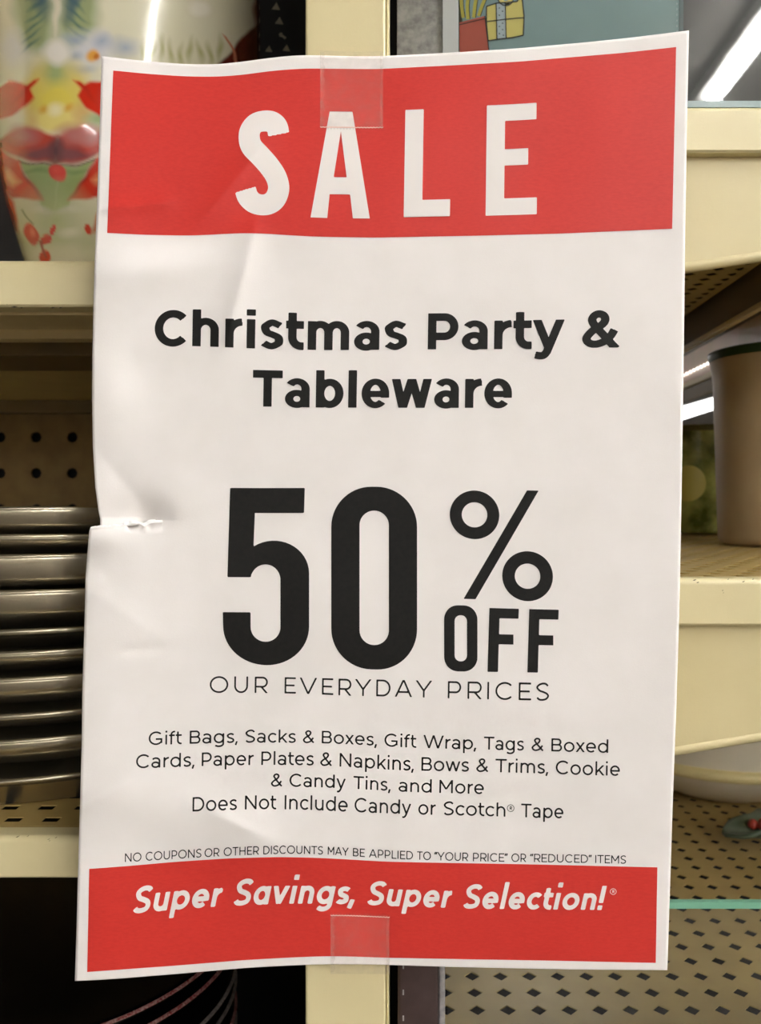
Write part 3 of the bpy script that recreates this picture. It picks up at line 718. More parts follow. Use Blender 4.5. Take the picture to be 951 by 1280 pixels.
# --- left bay upper shelf
zt, zb = Z_(323, YF), Z_(383, YF)
sh = thing('metal_shelf', 'cream metal shelf at upper left carrying the painted vase', 'shelf', ((xl0+xl1)/2, .55, zb))
MB().prism_x(round_lip(zt, zb, YF, .005), xl0, xl1).build('front_lip', M['cream'], sh)
MB().box(xl0, xl1, YF+.013, .735, zt-.003, zt-.0005).build('deck', M['deck'], sh)
MB().box(xl0, xl1, YF+.0125, YF+.0155, zb-.0012, zb+.010, .0004).build('return_flange', M['rail'], sh)
MB().box(xl0, xl1, YF+.016, .505, zb+.004, zb+.006).box(xl0, xl1, .470, .476, zb-.001, zb+.004).build('underside_panel', M['rail'], sh)
MB().box(xl0, xl1, .505, .560, zb-.004, zb+.005, .001).build('cross_rib', M['raildark'], sh)
MB().box(xl0, xl1, .561, .734, zb-.001, zb+.004).build('rear_panel', M['deckund'], sh)
MB().box(xl0, xl1, .726, .7355, zb-.012, zb-.0015).build('rear_shade_strip', M['raildark'], sh)  # dark strip painted as the shadow at the rear of the underside
# chips in the paint at the lip's lower edge
mb = MB()
for px_, py_, s_ in ((18,384,8),(27,385,6),(66,385,7),(76,385,6),(9,381,2)):
    x, y, zz = P(px_, py_, YF); k2 = s_*YF/F
    mb.add([(x-k2*.6,YF-.00015,zz),(x,YF-.00015,zz-k2*.12),(x+k2*.6,YF-.00015,zz+k2*.05),(x,YF-.00015,zz+k2*.16)], [(0,1,2,3)])
tag(mb.build('paint_chips', M['scuff'], sh), kind='stuff')
# --- pegboard
def pegboard():
    pitch = 45*.737/F; x0 = X_(22.5, .737)-pitch*9; z0 = Z_(569, .737)-pitch*14
    V = []; Fd = []; ix = {}
    def vi(x, z_):
        k_ = (round(x, 5), round(z_, 5))
        if k_ not in ix: ix[k_] = len(V); V.append((x, .737, z_))
        return ix[k_]
    r = .0049
    for i in range(21):
        for j in range(30):
            xa, za = x0+i*pitch, z0+j*pitch; xc, zc = xa+pitch/2, za+pitch/2
            # outer ring of 8 points, inner of 8
            o8 = [(xa,za),(xc,za),(xa+pitch,za),(xa+pitch,zc),(xa+pitch,za+pitch),(xc,za+pitch),(xa,za+pitch),(xa,zc)]
            i16 = [(xc+r*math.cos(math.radians(225+45*q)), zc+r*math.sin(math.radians(225+45*q))) for q in range(8)]
            a = [vi(*p) for p in o8]; b = [vi(*p) for p in i16]
            for q in range(8): Fd.append((a[q], a[(q+1)%8], b[(q+1)%8], b[q]))
    t = thing('pegboard_panel', 'brown pegboard back panel in the left bay above the plate stack', 'pegboard', (x0+pitch*10, .74, z0))
    o = mesh_obj('board', V, Fd, M['pegboard'], t); s = o.modifiers.new('t', 'SOLIDIFY'); s.thickness = .003; s.offset = -1
    MB().box(x0, x0+21*pitch, .745, .75, z0, z0+30*pitch).build('backing', M['dark'], t)
pegboard()
# --- left bay lower shelf
zt2, zb2 = Z_(1046, YF), Z_(1098, YF)
sh = thing('metal_shelf', 'cream slotted metal shelf at lower left carrying the stack of silvery plates', 'shelf', ((xl0+xl1)/2, .55, zb2))
MB().prism_x(round_lip(zt2, zb2, YF, .003), xl0, xl1).build('front_lip', M['cream'], sh)
pxl = 47*.425/F
deck('perforated_deck', X_(12,.42)-pxl*12.5, X_(12,.42)-pxl*12.5+pxl*20, .4157, .735, lambda y: zt2-.0006, pxl, .0172, .0042, .0032, M['deck'], sh, stagger=True, diamond=False, thick=.0006)
MB().box(xl0, xl1, YF+.012, .4157, zt2-.0014, zt2-.0007).build('front_flange', M['deck'], sh)
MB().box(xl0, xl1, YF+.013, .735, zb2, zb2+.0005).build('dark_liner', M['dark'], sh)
mb = MB()
for px_, py_, s_ in ((22,1046,6),(61,1049,4),(70,1047,4),(62,1051,3),(35,1045,4)):
    x, y, zz = P(px_, py_, YF-.0003); k2 = s_*YF/F
    mb.add([(x-k2*.5,y,zz-k2*.2),(x,y,zz-k2*.1),(x+k2*.5,y,zz+k2*.3),(x,y,zz+k2*.1)], [(0,1,2,3)])
tag(mb.build('paint_chips', M['scuff'], sh), kind='stuff')
# --- left bay bottom shelf (below the frame)
zt3 = CZ-.385
sh = thing('metal_shelf', 'dark lower shelf at bottom left carrying the black plates', 'shelf', ((xl0+xl1)/2, .55, zt3-.03))
MB().prism_x(round_lip(zt3, zt3-.025, YF, .003), xl0, xl1).build('front_lip', M['cream2'], sh)
MB().box(xl0, xl1, YF+.0125, .735, zt3-.003, zt3-.0005).build('deck', M['dark'], sh)
# left side: closing panel far left
tag(MB().box(-.66, -.645, .385, .76, 0, 2.0).build('gondola_end', M['cream2']), 'cream end panel at the far left of the shelving, outside the view', 'panel')

# --- right bay
def fascia(name, ztop, pxs, y, m, parent):
    """cream gusset with a slanted lower edge; pxs: (x,z) lower edge points"""
    (xa, za), (xb, zb_) = pxs
    p = [(xa, ztop), (xb, ztop), (xb, zb_), (xa, za)]
    mb = MB(); mb.prism_y(p, y, y+.002)
    # rolled lower edge
    n = 8; r = .0028; V = []; Fd = []
    for (xx, zz) in ((xa, za), (xb, zb_)):
        for i in range(n): a = 2*math.pi*i/n; V.append((xx, y+.0015+r*math.cos(a)*.8, zz+r*.2+r*math.sin(a)))
    for i in range(n): Fd.append((i, (i+1)%n, (i+1)%n+n, i+n))
    o = mb.build(name, m, parent); MB().add(V, Fd).build('rolled_edge', m, parent, smooth=True); return o
YL = .398
zt, zb = Z_(133, YL), Z_(190, YL)
sh = thing('metal_shelf', 'cream metal shelf at upper right carrying the teal gift bag behind glass', 'shelf', ((xr0+xr1)/2, .60, zb))
MB().prism_x(round_lip(zt, zb, YL, .0022), xr0, xr1).build('front_lip', M['cream'], sh)
xa, xb = X_(700,.403), X_(1150,.403)
sl = lambda px_: 337-(px_-855)*(14/96)
fascia('fascia', zb+.004, ((xr0, Z_(sl(560)-2,.4035)), (.30, Z_(sl(1282)-2,.4035))), .4035, M['cream2'], sh)
MB().box(xr0, xr1, YL+.0125, .90, zt-.003, zt-.0006).build('deck', M['deck'], sh)
deck('perforated_underside', .040, .040+.0150*13+.0001, .415, .850, lambda y: CZ+.1625, .0150, .0127, .0050, .0042, M['deckund'], sh, stagger=False, thick=.0004)
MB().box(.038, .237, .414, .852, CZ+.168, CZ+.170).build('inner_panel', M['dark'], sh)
# rails running back along the right-hand side of the middle opening
xs_ = .2405
rl = thing('side_rail', 'stacked tan and brown rails running back along the right side, above the cup', 'rail', (xs_, .65, CZ+.09))
MB().box(xs_, xs_+.004, .42, .95, CZ+.1400, CZ+.1675).build('side_plate', M['raildark'], rl)
MB().box(xs_-.002, xs_+.003, .42, .95, CZ+.1355, CZ+.1398, .0008).build('rail_bead', M['rail'], rl)
xq = .33; kq = xq/xs_
def rail(name, h0, h1, x0, x1, m, bv=0): MB().box(xq+x0, xq+x1, .70, 1.30, CZ+h0*kq, CZ+h1*kq, bv).build(name, m, rl)
rail('dark_groove', .1320, .1352, 0, .003, M['raildark']); rail('tan_panel', .1085, .1318, -.001, .004, M['railpink'], .001)
rail('rail_bead', .1035, .1083, -.003, .003, M['rail'], .001); rail('dark_band', .0930, .1033, 0, .004, M['raildark'])
for i in range(9):      # glowing beads on the tan panel stand in for reflected perforation glints
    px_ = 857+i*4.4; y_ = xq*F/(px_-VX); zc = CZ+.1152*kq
    MB().lathe([(0,-.0013),(.0009,-.0009),(.0013,0),(.0009,.0009),(0,.0013)], xq-.0028, y_, zc, 10).build('glint_bead', M['glint'], rl, smooth=True)
# middle shelf
zt, zb = Z_(723, YL), Z_(782, YL)
tilt = lambda y: zt-.0006+.0248*(y-YL)
sh = thing('metal_shelf', 'cream perforated metal shelf at middle right carrying the brown-grey cup', 'shelf', ((xr0+xr1)/2, .60, zb))
MB().prism_x(round_lip(zt, zb, YL, .003), xr0, xr1).build('front_lip', M['cream'], sh)
deck('perforated_deck', .030, .030+.0162*26, YL+.011, YL+.011+.0127*37, tilt, .0162, .0127, .0052, .0040, M['deck'], sh, stagger=True, thick=.0008)
fascia('fascia', zb+.004, ((xr0, Z_(988,.4035)), (.30, Z_(867,.4035))), .4035, M['cream2'], sh)
mb = MB()
for px_, py_, s_ in ((868,725,5),(872,728,4),(929,727,4),(903,738,2.5),(904,741,2),(910,724,3),(941,724,3)):
    x, y, zz = P(px_, py_, YL-.0002); k2 = s_*YL/F
    mb.add([(x-k2*.5,y,zz-k2*.1),(x,y,zz-k2*.2),(x+k2*.5,y,zz+k2*.15),(x,y,zz+k2*.15)], [(0,1,2,3)])
tag(mb.build('paint_chips', M['scuff'], sh), kind='stuff')
# bottom perforated shelf
ZB = CZ-.268; p = .0165
sh = thing('metal_shelf', 'cream perforated metal shelf at lower right with diamond holes, under the bowl', 'shelf', ((xr0+xr1)/2, .65, ZB-.03))
x0b = X_(593,.4686)-p*2.5
x0b = max(x0b, xr0); x0b = X_(593,.4686)-p*1.5
deck('perforated_deck', x0b, x0b+p*24, .4686-p*2.5, .4686-p*2.5+p*30, lambda y: ZB, p, p, .0047, .0046, M['deck'], sh, thick=.0006)
MB().box(x0b, x0b+p*24, .419, .4686-p*2.5-.0005, ZB-.03, ZB-.0002, .002).build('front_lip', M['cream'], sh)
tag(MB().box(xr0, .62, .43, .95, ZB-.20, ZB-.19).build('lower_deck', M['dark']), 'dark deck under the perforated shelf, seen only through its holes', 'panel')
# back panel of the right bay's lower part
tag(MB().box(xr0-.02, .62, .955, .965, ZB-.004, CZ-.06).build('cream_board', M['cream2']), 'cream back board behind the white bowl at lower right', 'panel')
tag(MB().box(-.047, -.043, .45, .95, 0, 2.0).build('bay_divider', M['pegboard']), 'brown partition between the two shelving bays, hidden by the sign', 'panel')
tag(MB().box(.63, .64, .42, .95, 0, 2.0).build('gondola_end', M['cream2']), 'cream end panel at the far right of the shelving, outside the view', 'panel')

tag(MB().box(xr0-.02, .62, .955, .965, 0, ZB-.0045).build('hole_shade_board', M['dark']), 'dark board added below the lower right shelf to keep its holes black', 'panel')  # added so the deck holes show dark instead of a lit board
# glass panes
def pane(label, x0, x1, y, z0, z1, edge, et):
    t = thing('glass_pane', label, 'glass pane', ((x0+x1)/2, y, z0))
    MB().box(x0, x1, y, y+.0001, z0, z1).build('pane', M['glass'], t)
    MB().box(x0, x1, y-.0005, y+.0028, *et).build('polished_edge', edge, t)
pane('clear glass pane standing on the upper right shelf before the teal bag', X_(497,.4115), .60, .4125, Z_(131,.412), 1.75, M['glassedge2'], (Z_(134,.412), Z_(126,.412)))
pane('clear glass pane with green top edge at the front of the lower right shelf', X_(560,.4035), .60, .4125, ZB-.02, Z_(1137,.412), M['glassedge'], (Z_(1136,.412), Z_(1128,.412)))

# ------------------------------------------------------------------ vase (painted watercolour florals)
def vase():
    Yc = .53; cx = -.1684; R0 = .0790; zbase = Z_(323, .40)
    zs = lambda py: Z_(py, Yc-R0*.9)
    # radius against photo height
    prof_px = [(-260,.62),(-200,.80),(-120,.94),(-40,1.0),(60,1.0),(140,.995),(200,.975),(250,.925),(290,.845),(320,.755),(345,.66),(362,.58)]
    pys = np.array([q[0] for q in prof_px], float); rs = np.array([q[1] for q in prof_px])
    ztop = Z_(-260, Yc-R0)
    def zmap(py): return Z_(py, Yc-.03)
    zb_ = zmap(362)
    shift = (zbase-.0002)-zb_
    nA, nZ = 560, 380; pyg = np.linspace(-260, 362, nZ+1)
    rr = np.interp(pyg, pys, rs); kk_ = np.exp(-.5*(np.arange(-12,13)/5.)**2); kk_ /= kk_.sum(); rr = np.convolve(np.pad(rr, 12, mode='edge'), kk_, 'valid')
    V = []; PX = []; PY = []
    for j in range(nZ+1):
        zz = zmap(pyg[j])+shift*sig((pyg[j]-300)/10) 
        for i in range(nA):
            a = 2*math.pi*i/nA; V.append((cx+R0*rr[j]*math.sin(a), Yc-R0*rr[j]*math.cos(a), zz))
            q = V[-1]
            D = math.hypot(cx, Yc); ux, uy = cx/D, Yc/D; dd = (q[0]-cx)*ux+(q[1]-Yc)*uy; lim = -R0*rr[j]*R0*rr[j]/D
            if dd > lim: qx, qy = q[0]-2*(dd-lim)*ux, q[1]-2*(dd-lim)*uy      # the far side repeats the near side
            else: qx, qy = q[0], q[1]
            PX.append(VX+F*qx/qy); PY.append(VY-F*(q[2]-CZ)/qy)
    Fd = [(j*nA+i, j*nA+(i+1)%nA, (j+1)*nA+(i+1)%nA, (j+1)*nA+i) for j in range(nZ) for i in range(nA)]
    Fd.append(tuple(nZ*nA+i for i in range(nA)))
    t = thing('painted_vase', 'glossy ceramic vase painted with red, yellow and green flowers on the upper left shelf', 'vase', (cx, Yc, zbase))
    o = mesh_obj('body', V, Fd, attr_mat('vase_glaze', .14, .5), t, smooth=True)
    x = np.array(PX); y = np.array(PY)
    # watery distortion
    xd = x+1.4*np.sin(y/9+x/17)+.8*np.sin(y/4.3-x/7); yd = y+1.4*np.sin(x/11+y/23)+.8*np.sin(x/5.1+y/9)
    lin = lambda c: np.array(srgb(*c)[:3])
    col = np.tile(lin((216,211,184)), (len(x), 1))
    def mixc(f, c):
        nonlocal col; f = np.clip(f, 0, 1)[:, None]; col = col*(1-f)+lin(c)[None]*f
    def ell(cx_, cy_, rx, ry, c, soft=.25, mirror=True, rot=0, a=1.0):
        for s in ((1, -1) if mirror else (1,)):
            X = 70+s*(xd-70) if s == -1 else xd
            X = xd if s == 1 else 140-xd
            co, si = math.cos(math.radians(rot)), math.sin(math.radians(rot)); u = ((X-cx_)*co+(yd-cy_)*si)/rx; v = (-(X-cx_)*si+(yd-cy_)*co)/ry
            d = np.sqrt(u*u+v*v); mixc(a*(1-(d-1+soft)/(2*soft)), c)
    def poly(pts, c, mirror=True, soft=2.0, a=1.0):
        for s in ((1, -1) if mirror else (1,)):
            X = xd if s == 1 else 140-xd; mixc(a*(.5+field_poly(X, yd, pts)/soft/2), c)
    # upper leaves
    poly([(10,-60),(60,-60),(66,0),(68,45),(58,70),(30,62),(18,30)], (150,160,116), soft=8, a=.85)
    for q in range(6): ell(48-q*2, -8+q*13, 14, 2.2, (96,120,104), .5, rot=-35, a=.7)
    ell(50, -5, 9, 26, (74,100,110), .6, rot=-14, a=.75); ell(92, 8, 6, 24, (74,100,110), .6, rot=14, a=.6, mirror=False)
    poly([(64,-40),(76,-40),(74,20),(70,46),(67,20)], (220,212,190), mirror=False, soft=3)
    ell(15, 60, 16, 20, (208,206,204), .5); ell(105, 62, 26, 20, (204,204,206), .6, mirror=False, a=.8)
    for e in ((92,48,12,5),(128,52,10,9),(100,88,14,5),(156,58,14,10),(95,70,8,5)): ell(*e, (150,160,182), .7, mirror=False, a=.7)
    ell(117, 70, 7, 8, (222,160,70), .4, mirror=False); ell(121, 72, 3, 4, (190,110,40), .5, mirror=False)
    ell(70, 95, 24, 22, (160,172,118), .35, mirror=False, a=.9); ell(70, 66, 17, 14, (224,218,208), .4, mirror=False)
    # yellow flower
    ell(44, 118, 16, 38, (216,196,110), .45, rot=8, a=.9); ell(70, 128, 26, 26, (222,204,92), .35, mirror=False); ell(70, 150, 30, 16, (228,212,128), .4, mirror=False)
    ell(53, 136, 5, 5, (214,164,72), .7); ell(70, 136, 9, 7, (236,226,184), .7, mirror=False)
    ell(40, 150, 8, 14, (214,180,120), .6, a=.6); ell(106, 140, 12, 12, (206,168,108), .6, mirror=False, a=.6); ell(120,148,14,8,(160,176,130),.5,mirror=False,a=.8)
    # red petals at the side
    poly([(90,100),(98,102),(104,108),(112,104),(130,100),(150,112),(150,150),(126,146),(108,134),(98,122),(100,113)], (206,44,24), soft=2.2)
    poly([(96,104),(110,112),(122,128),(112,122)], (170,40,30), soft=3, a=.5)
    ell(150, 124, 26, 22, (196,60,46), .3, mirror=False)
    # pink/mauve band
    poly([(14,166),(34,158),(52,162),(64,170),(70,172),(70,204),(52,204),(22,196),(-8,186)], (184,54,36), soft=3)
    ell(30, 168, 18, 11, (186,118,112), .5, a=.9); ell(98, 168, 26, 12, (184,112,106), .5, mirror=False, a=.8)
    poly([(22,194),(40,184),(58,182),(70,178),(70,203),(48,203)], (120,52,56), soft=5, a=.9); ell(70, 190, 9, 14, (84,34,42), .6, mirror=False, a=.85)
    # the green cup with red bead
    poly([(22,200),(46,206),(70,207),(70,262),(56,264),(44,240),(34,218)], (142,158,98), soft=2)
    ell(70, 232, 22, 20, (128,148,86), .7, mirror=False, a=.5); ell(48, 214, 16, 3, (104,126,72), .6, a=.6)
    poly([(20,199),(46,204.5),(70,206),(70,208),(46,207),(20,202)], (96,60,44), soft=1.2, a=.8)
    ell(72, 216, 10.5, 10.5, (190,42,30), .12, mirror=False); ell(71, 213, 5, 4, (206,66,46), .6, mirror=False, a=.6)
    # poinsettia petals left and right
    poly([(-20,176),(22,200),(36,224),(54,251),(30,250),(14,246),(0,226),(-20,210)], (200,46,22), soft=2.2)
    poly([(-2,208),(10,212),(26,226),(18,232),(6,224)], (226,150,96), soft=4, a=.8); poly([(24,202),(38,226),(53,250),(46,246),(34,228)], (128,34,26), soft=2, a=.7)
    poly([(-20,200),(2,222),(16,252),(26,292),(10,284),(-6,256)], (210,74,34), soft=2.2); poly([(2,240),(14,262),(22,288),(16,280),(6,262)], (176,50,32), soft=2, a=.8)
    # greenish shading and small berries
    ell(70, 275, 34, 34, (170,176,124), .7, mirror=False, a=.8); ell(30, 300, 10, 34, (196,196,156), .6, a=.6); ell(50, 262, 14, 4, (206,204,176), .6, a=.7)
    ell(88, 293, 12, 6, (222,218,194), .6, mirror=False); ell(70,300,60,8,(160,166,110),.8,mirror=False,a=.4)
    for e in ((39,292,8,13,-18),(65,288,3.2,7,12),(56,299,7.5,7,0),(57,321,8,8,0),(111,286,4,6,-40)): ell(*e[:4], (196,64,44), .15, rot=e[4], mirror=False)
    poly([(48,300),(51,299),(60,322),(57,323)], (150,70,56), soft=1.2, mirror=False); poly([(26,264),(28,263),(44,280),(42,281)], (110,116,84), soft=1, a=.7, mirror=False)
    ell(40, 290, 3, 5, (224,110,84), .5, a=.7, mirror=False)
    # right-hand part: pale field, grass tufts, dark red poinsettia at the edge
    for q in range(9): ell(178+q*12, 66+5*math.sin(q*2.1), 3.5, 14, (168,164,112), .6, mirror=False, rot=12*math.sin(q*1.7), a=.75)
    poly([(262,86),(284,70),(300,46),(316,34),(340,20),(340,110),(262,110)], (96,34,26), mirror=False, soft=2)
    poly([(316,-60),(345,-60),(345,120),(322,96)], (132,48,30), mirror=False, soft=4)
    poly([(280,44),(284,46),(302,84),(298,84)], (196,120,90), mirror=False, soft=1.2)
    ell(250, 10, 18, 14, (214,206,182), .15, mirror=False, a=.35); ell(250,10,14,11,(228,222,204),.15,mirror=False,a=.5)
    ell(225, -14, 20, 16, (214,206,182), .15, mirror=False, a=.3)
    ca = o.data.color_attributes.new('paint', 'FLOAT_COLOR', 'POINT')
    ca.data.foreach_set('color', np.hstack([col, np.ones((len(col), 1))]).ravel().astype(np.float32))
    # rolled mouth ring
    zz = zmap(-260); MB().lathe([(R0*.60,-.002),(R0*.65,-.001),(R0*.66,.003),(R0*.62,.006),(R0*.58,.003),(R0*.575,-.03)], cx, Yc, zz, 96).build('mouth_rim', M['bowl'], t, smooth=True)
vase()
# black box with triangles beside/behind the vase
def black_box():
    Y = .615; x0, x1 = X_(-150, Y), X_(392, Y); x1 = min(x1, pl-.004)
    zb_ = Z_(323,.40); t = thing('patterned_box', 'black box printed with pale triangles, standing behind the painted vase', 'box', ((x0+x1)/2, Y+.04, zb_))
    MB().box(x0, x1, Y, Y+.10, zb_, zb_+.30, .001).build('carton', M['blackbox'], t)
    parts = []
    tri = lambda cx_, cy, s, r: march([('p', [(cx_+s*math.cos(math.radians(r+120*q)), cy+s*math.sin(math.radians(r+120*q))) for q in range(3)])], (cx_-s-2, cy-s-2, cx_+s+2, cy+s+2), .8)
    for cx_, cy, s, r in ((345,9,6.2,35),(349,27,6.2,35),(336,62,5.4,35),(358,61,5.8,35),(342,-10,6,35),(362,95,6,35),(338,98,6,35),(330,-28,6,35),(368,14-40,6,35)): parts.append(tri(cx_, cy, s, r))
    parts.append(march([('s', np.array([(349,42),(357,48)]), 3.2, False, None), ('s', np.array([(350,46),(352,41)]), 2.5, False, None)], (345,38,362,52), .6))
    v, f = merge(parts); v3 = np.array([P(a, b, Y-.0002) for a, b in v]); mesh_obj('triangle_print', v3, f, M['beige'], t)
black_box()

# ------------------------------------------------------------------ plate stack
def plates():
    ys = [634, 669, 694, 739, 788, 815, 848, 893, 925, 975]; Yf = .436; cx, cy, R = -.230, .556, .125
    zs = [Z_(y, Yf) for y in ys]; zfloor = zt2-.0006+.0002
    ords = ['topmost', 'second', 'third', 'fourth', 'fifth', 'sixth', 'seventh', 'eighth', 'ninth', 'lowest']
    wallf = [.80, .62, .85, .7, .42, .55, .6, .42, .5, .4]
    for i, z0 in enumerate(zs):
        nxt = zs[i+1] if i < 9 else zfloor+.0055
        g = z0-nxt; b = wallf[i]*g
        foot = -(g+.0055)+.0001 if i < 9 else -(z0-zfloor)
        lab = 'champagne silver plate, %s in the stack of ten' % ords[i] if i not in (0, 9) else 'champagne silver plate, %s of the stack of ten' % ords[i]
        t = thing('metal_plate', lab, 'plate', (cx, cy, z0+foot), 'silvery plates stacked on the lower left shelf')
        r = R+rng.uniform(-.0008, .0008)
        prof = [(0,-.0055),(r-.045,-.0055),(r-.012,-.0022),(r-.004,-.0002),(r-.0016,.0003),(r-.0003,-.0006),(r,-.0022),
                (r-.0006,-b*.45),(r-.0022,-b*.8),(r-.006,-b),(r-.018,-b-(g-b)*.55),(r-.040,-g-.0012),(r-.052,foot+.0006),(r-.055,foot),(0,foot)]
        if i == 9: prof = prof[:8]+[(r-.0035,-b*.9),(r-.007,-b*1.3),(r-.010,foot+.0008),(r-.012,foot),(0,foot)]
        if i != 9 and -b-(g-b)*.55 < -g+.0012: pass
        MB().lathe(prof[:-0 or None], cx, cy, z0, 128).build('dish', M['plate'], t, smooth=True)
        MB().lathe([(r-.0018,.0004),(r-.0002,.0001),(r+.0002,-.0008),(r,-.0016)], cx, cy, z0+.00015, 128).build('rim_band', M['whitestrip'] if False else M['plate'], t, smooth=True)
plates()
def dark_plates():
    cx, cy, R = -.243, .570, .130; Hs = [.285, .2965, .318, .329, .346, .357]; ords = ['topmost','second','third','fourth','fifth','lowest']
    for i, H in enumerate(Hs):
        z0 = CZ-H; nxt = CZ-Hs[i+1] if i < 5 else zt3+.0035
        foot = -(z0-nxt)-.0035+.0001 if i < 5 else -(z0-(zt3-.0005))
        t = thing('black_plate', 'black plate with a thin speckled rim, %s of the dark stack at bottom left' % ords[i], 'plate', (cx, cy, z0+foot), 'black plates stacked at bottom left')
        prof = [(0,-.0035),(R-.04,-.0035),(R-.008,-.0008),(R-.003,0),(R-.0008,-.0006),(R,-.002),(R-.003,-.004),(R-.03,-.006 if i<5 else foot*.6),(R-.05,foot),(0,foot)]
        MB().lathe(prof, cx, cy, z0, 128).build('dish', M['blackplate'], t, smooth=True)
        MB().lathe([(R-.0016,.0002),(R-.0004,-.0002),(R+.0002,-.0010)], cx, cy, z0+.0002, 128).build('rim', M['redrim'] if i in (0,1,4) else M['whiterim'], t, smooth=True)
dark_plates()

# ------------------------------------------------------------------ right bay goods
zshelf = Z_(133, YL)
def bag():
    Y = .50; x0, x1 = X_(577, Y), X_(853, Y); z0 = zshelf-.0006; z1 = 1.85
    t = thing('gift_bag', 'teal gift bag with a cartoon flowerpot and patchwork parcel, behind glass at upper right', 'bag', ((x0+x1)/2, Y+.03, z0))
    MB().box(x0, x1, Y, Y+.06, z0, z1, .001).build('bag_body', M['teal'], t)
    MB().box(x1-.0022, x1+.0004, Y-.0006, Y+.0605, z0, z1, .0004).build('side_fold', M['tealedge'], t)
    def put(name, parts, m, layer):
        v, f = merge(parts); v3 = np.array([P(a, b, Y-.00012*layer) for a, b in v]); return mesh_obj(name, v3, f, m, t)
    pot = [(574,28),(606,20),(611,63),(609,90),(580,92),(574,60)]
    put('printed_pot', [march([('p', pot)], (570,10,620,100), .8)], M['pr_red'], 1)
    stalks = [cat2([(579,22),(577,8),(576,-12)]), cat2([(585,24),(584,6),(587,-14)]), cat2([(592,22),(594,4),(598,-14)]), cat2([(598,20),(603,6),(610,-10)])]
    put('printed_stems', [march([('s', q, 4.4, False, None) for q in stalks], (568,-20,620,30), .7)], M['pr_ylg'], 1)
    win = [(608,8),(620,4),(634,3),(646,2),(652,-6),(655,20),(654,44),(640,47),(622,49),(610,51),(608,30)]
    put('printed_parcel', [march([('p', win)], (600,-12,662,58), .8), march([('s', arc(632,-4,7,8,0,360)[:-1], 5, True, None)], (615,-20,650,12), .7)], M['pr_yel'], 1)
    put('printed_ribbon', [march([('p', [(620,4),(631,3),(632,48),(621,49)])], (616,0,636,54), .8)], M['pr_blu'], 2)
    outl = [('s', np.array(win+[win[0]], float), 1.5, False, None, True), ('s', np.array([(608,27),(632,24),(655,22)], float), 1.3, False, None), ('s', np.array([(620,5),(621,48)], float), 1.2, False, None), ('s', np.array([(631.5,3),(632.5,47)], float), 1.2, False, None),
            ('s', np.array([pot[1], pot[2], pot[3]], float), 1.2, False, None), ('s', arc(632,-4,10,11,-10,200), 1.2, False, None), ('s', np.array([(574,31),(606,23)], float), 1.2, False, None)]
    outl += [('s', q+np.array([2.4, 0]), .9, False, None) for q in stalks]
    dots = [('s', np.array([(a, b), (a+.1, b)], float), 1.6, False, None, True) for a, b in ((624,10),(628,14),(624,19),(628,29),(624,33),(628,37),(624,42),(629,44),(628,6))]
    put('printed_outline', [march(outl+dots, (568,-22,664,96), .5)], M['pr_blk'], 3)
    st = [('s', np.array([(846,y_),(846,y_+3)], float), .9, False, None) for y_ in range(-60, 125, 7)]
    put('stitching', [march(st, (842,-62,850,126), .6)], M['pr_blu'], 2)
bag()
tag(MB().box(X_(553,.425), X_(573,.425), .4245, .4265, zshelf-.0006, 1.8, .0004).build('white_strip', M['whitestrip']), 'narrow white strip standing beside the teal gift bag', 'card')  # plain white upright strip
tag(MB().box(X_(496,.432), X_(552,.432), .4310, .4340, zshelf-.0006, 1.8, .0004).build('steel_backplate', M['steel']), 'mottled galvanised steel strip between the post and the white strip', 'panel')
tag(MB().box(xr0, .60, .62, .63, zshelf-.0006, 1.95).build('back_board', mat('charcoal_board', srgb(38,34,31), .6)), 'charcoal back board of the upper right shelf', 'panel')

def cup():
    Yc = .650; cx = X_(990, .62); k_ = .605/F; rt = 84*k_; zb_ = tilt(Yc)-.0
    y_front = Yc-rt; zb_ = max(tilt(Yc+.035), tilt(Yc-.035)); Ht = Z_(434, Yc-.02)-zb_
    t = thing('tall_cup', 'tall brown-grey cup with a dark green rim on the middle right shelf', 'cup', (cx, Yc, zb_))
    prof = [(0,0),(rt*.76,0),(rt*.82,.002),(rt*.845,.006),(rt*.87,Ht*.3),(rt*.90,Ht*.6),(rt*.925,Ht*.85),(rt*.96,Ht*.95),(rt*.995,Ht*.985)]
    MB().lathe(prof, cx, Yc, zb_, 96).build('cup_body', M['cup'], t, smooth=True)
    MB().lathe([(rt*.975,Ht*.955),(rt*1.005,Ht*.985),(rt*1.0,Ht),(rt*.965,Ht),(rt*.93,Ht*.94),(rt*.88,Ht*.5),(rt*.83,.008),(0,.008)], cx, Yc, zb_, 96).build('green_rim', M['green'], t, smooth=True)
cup()
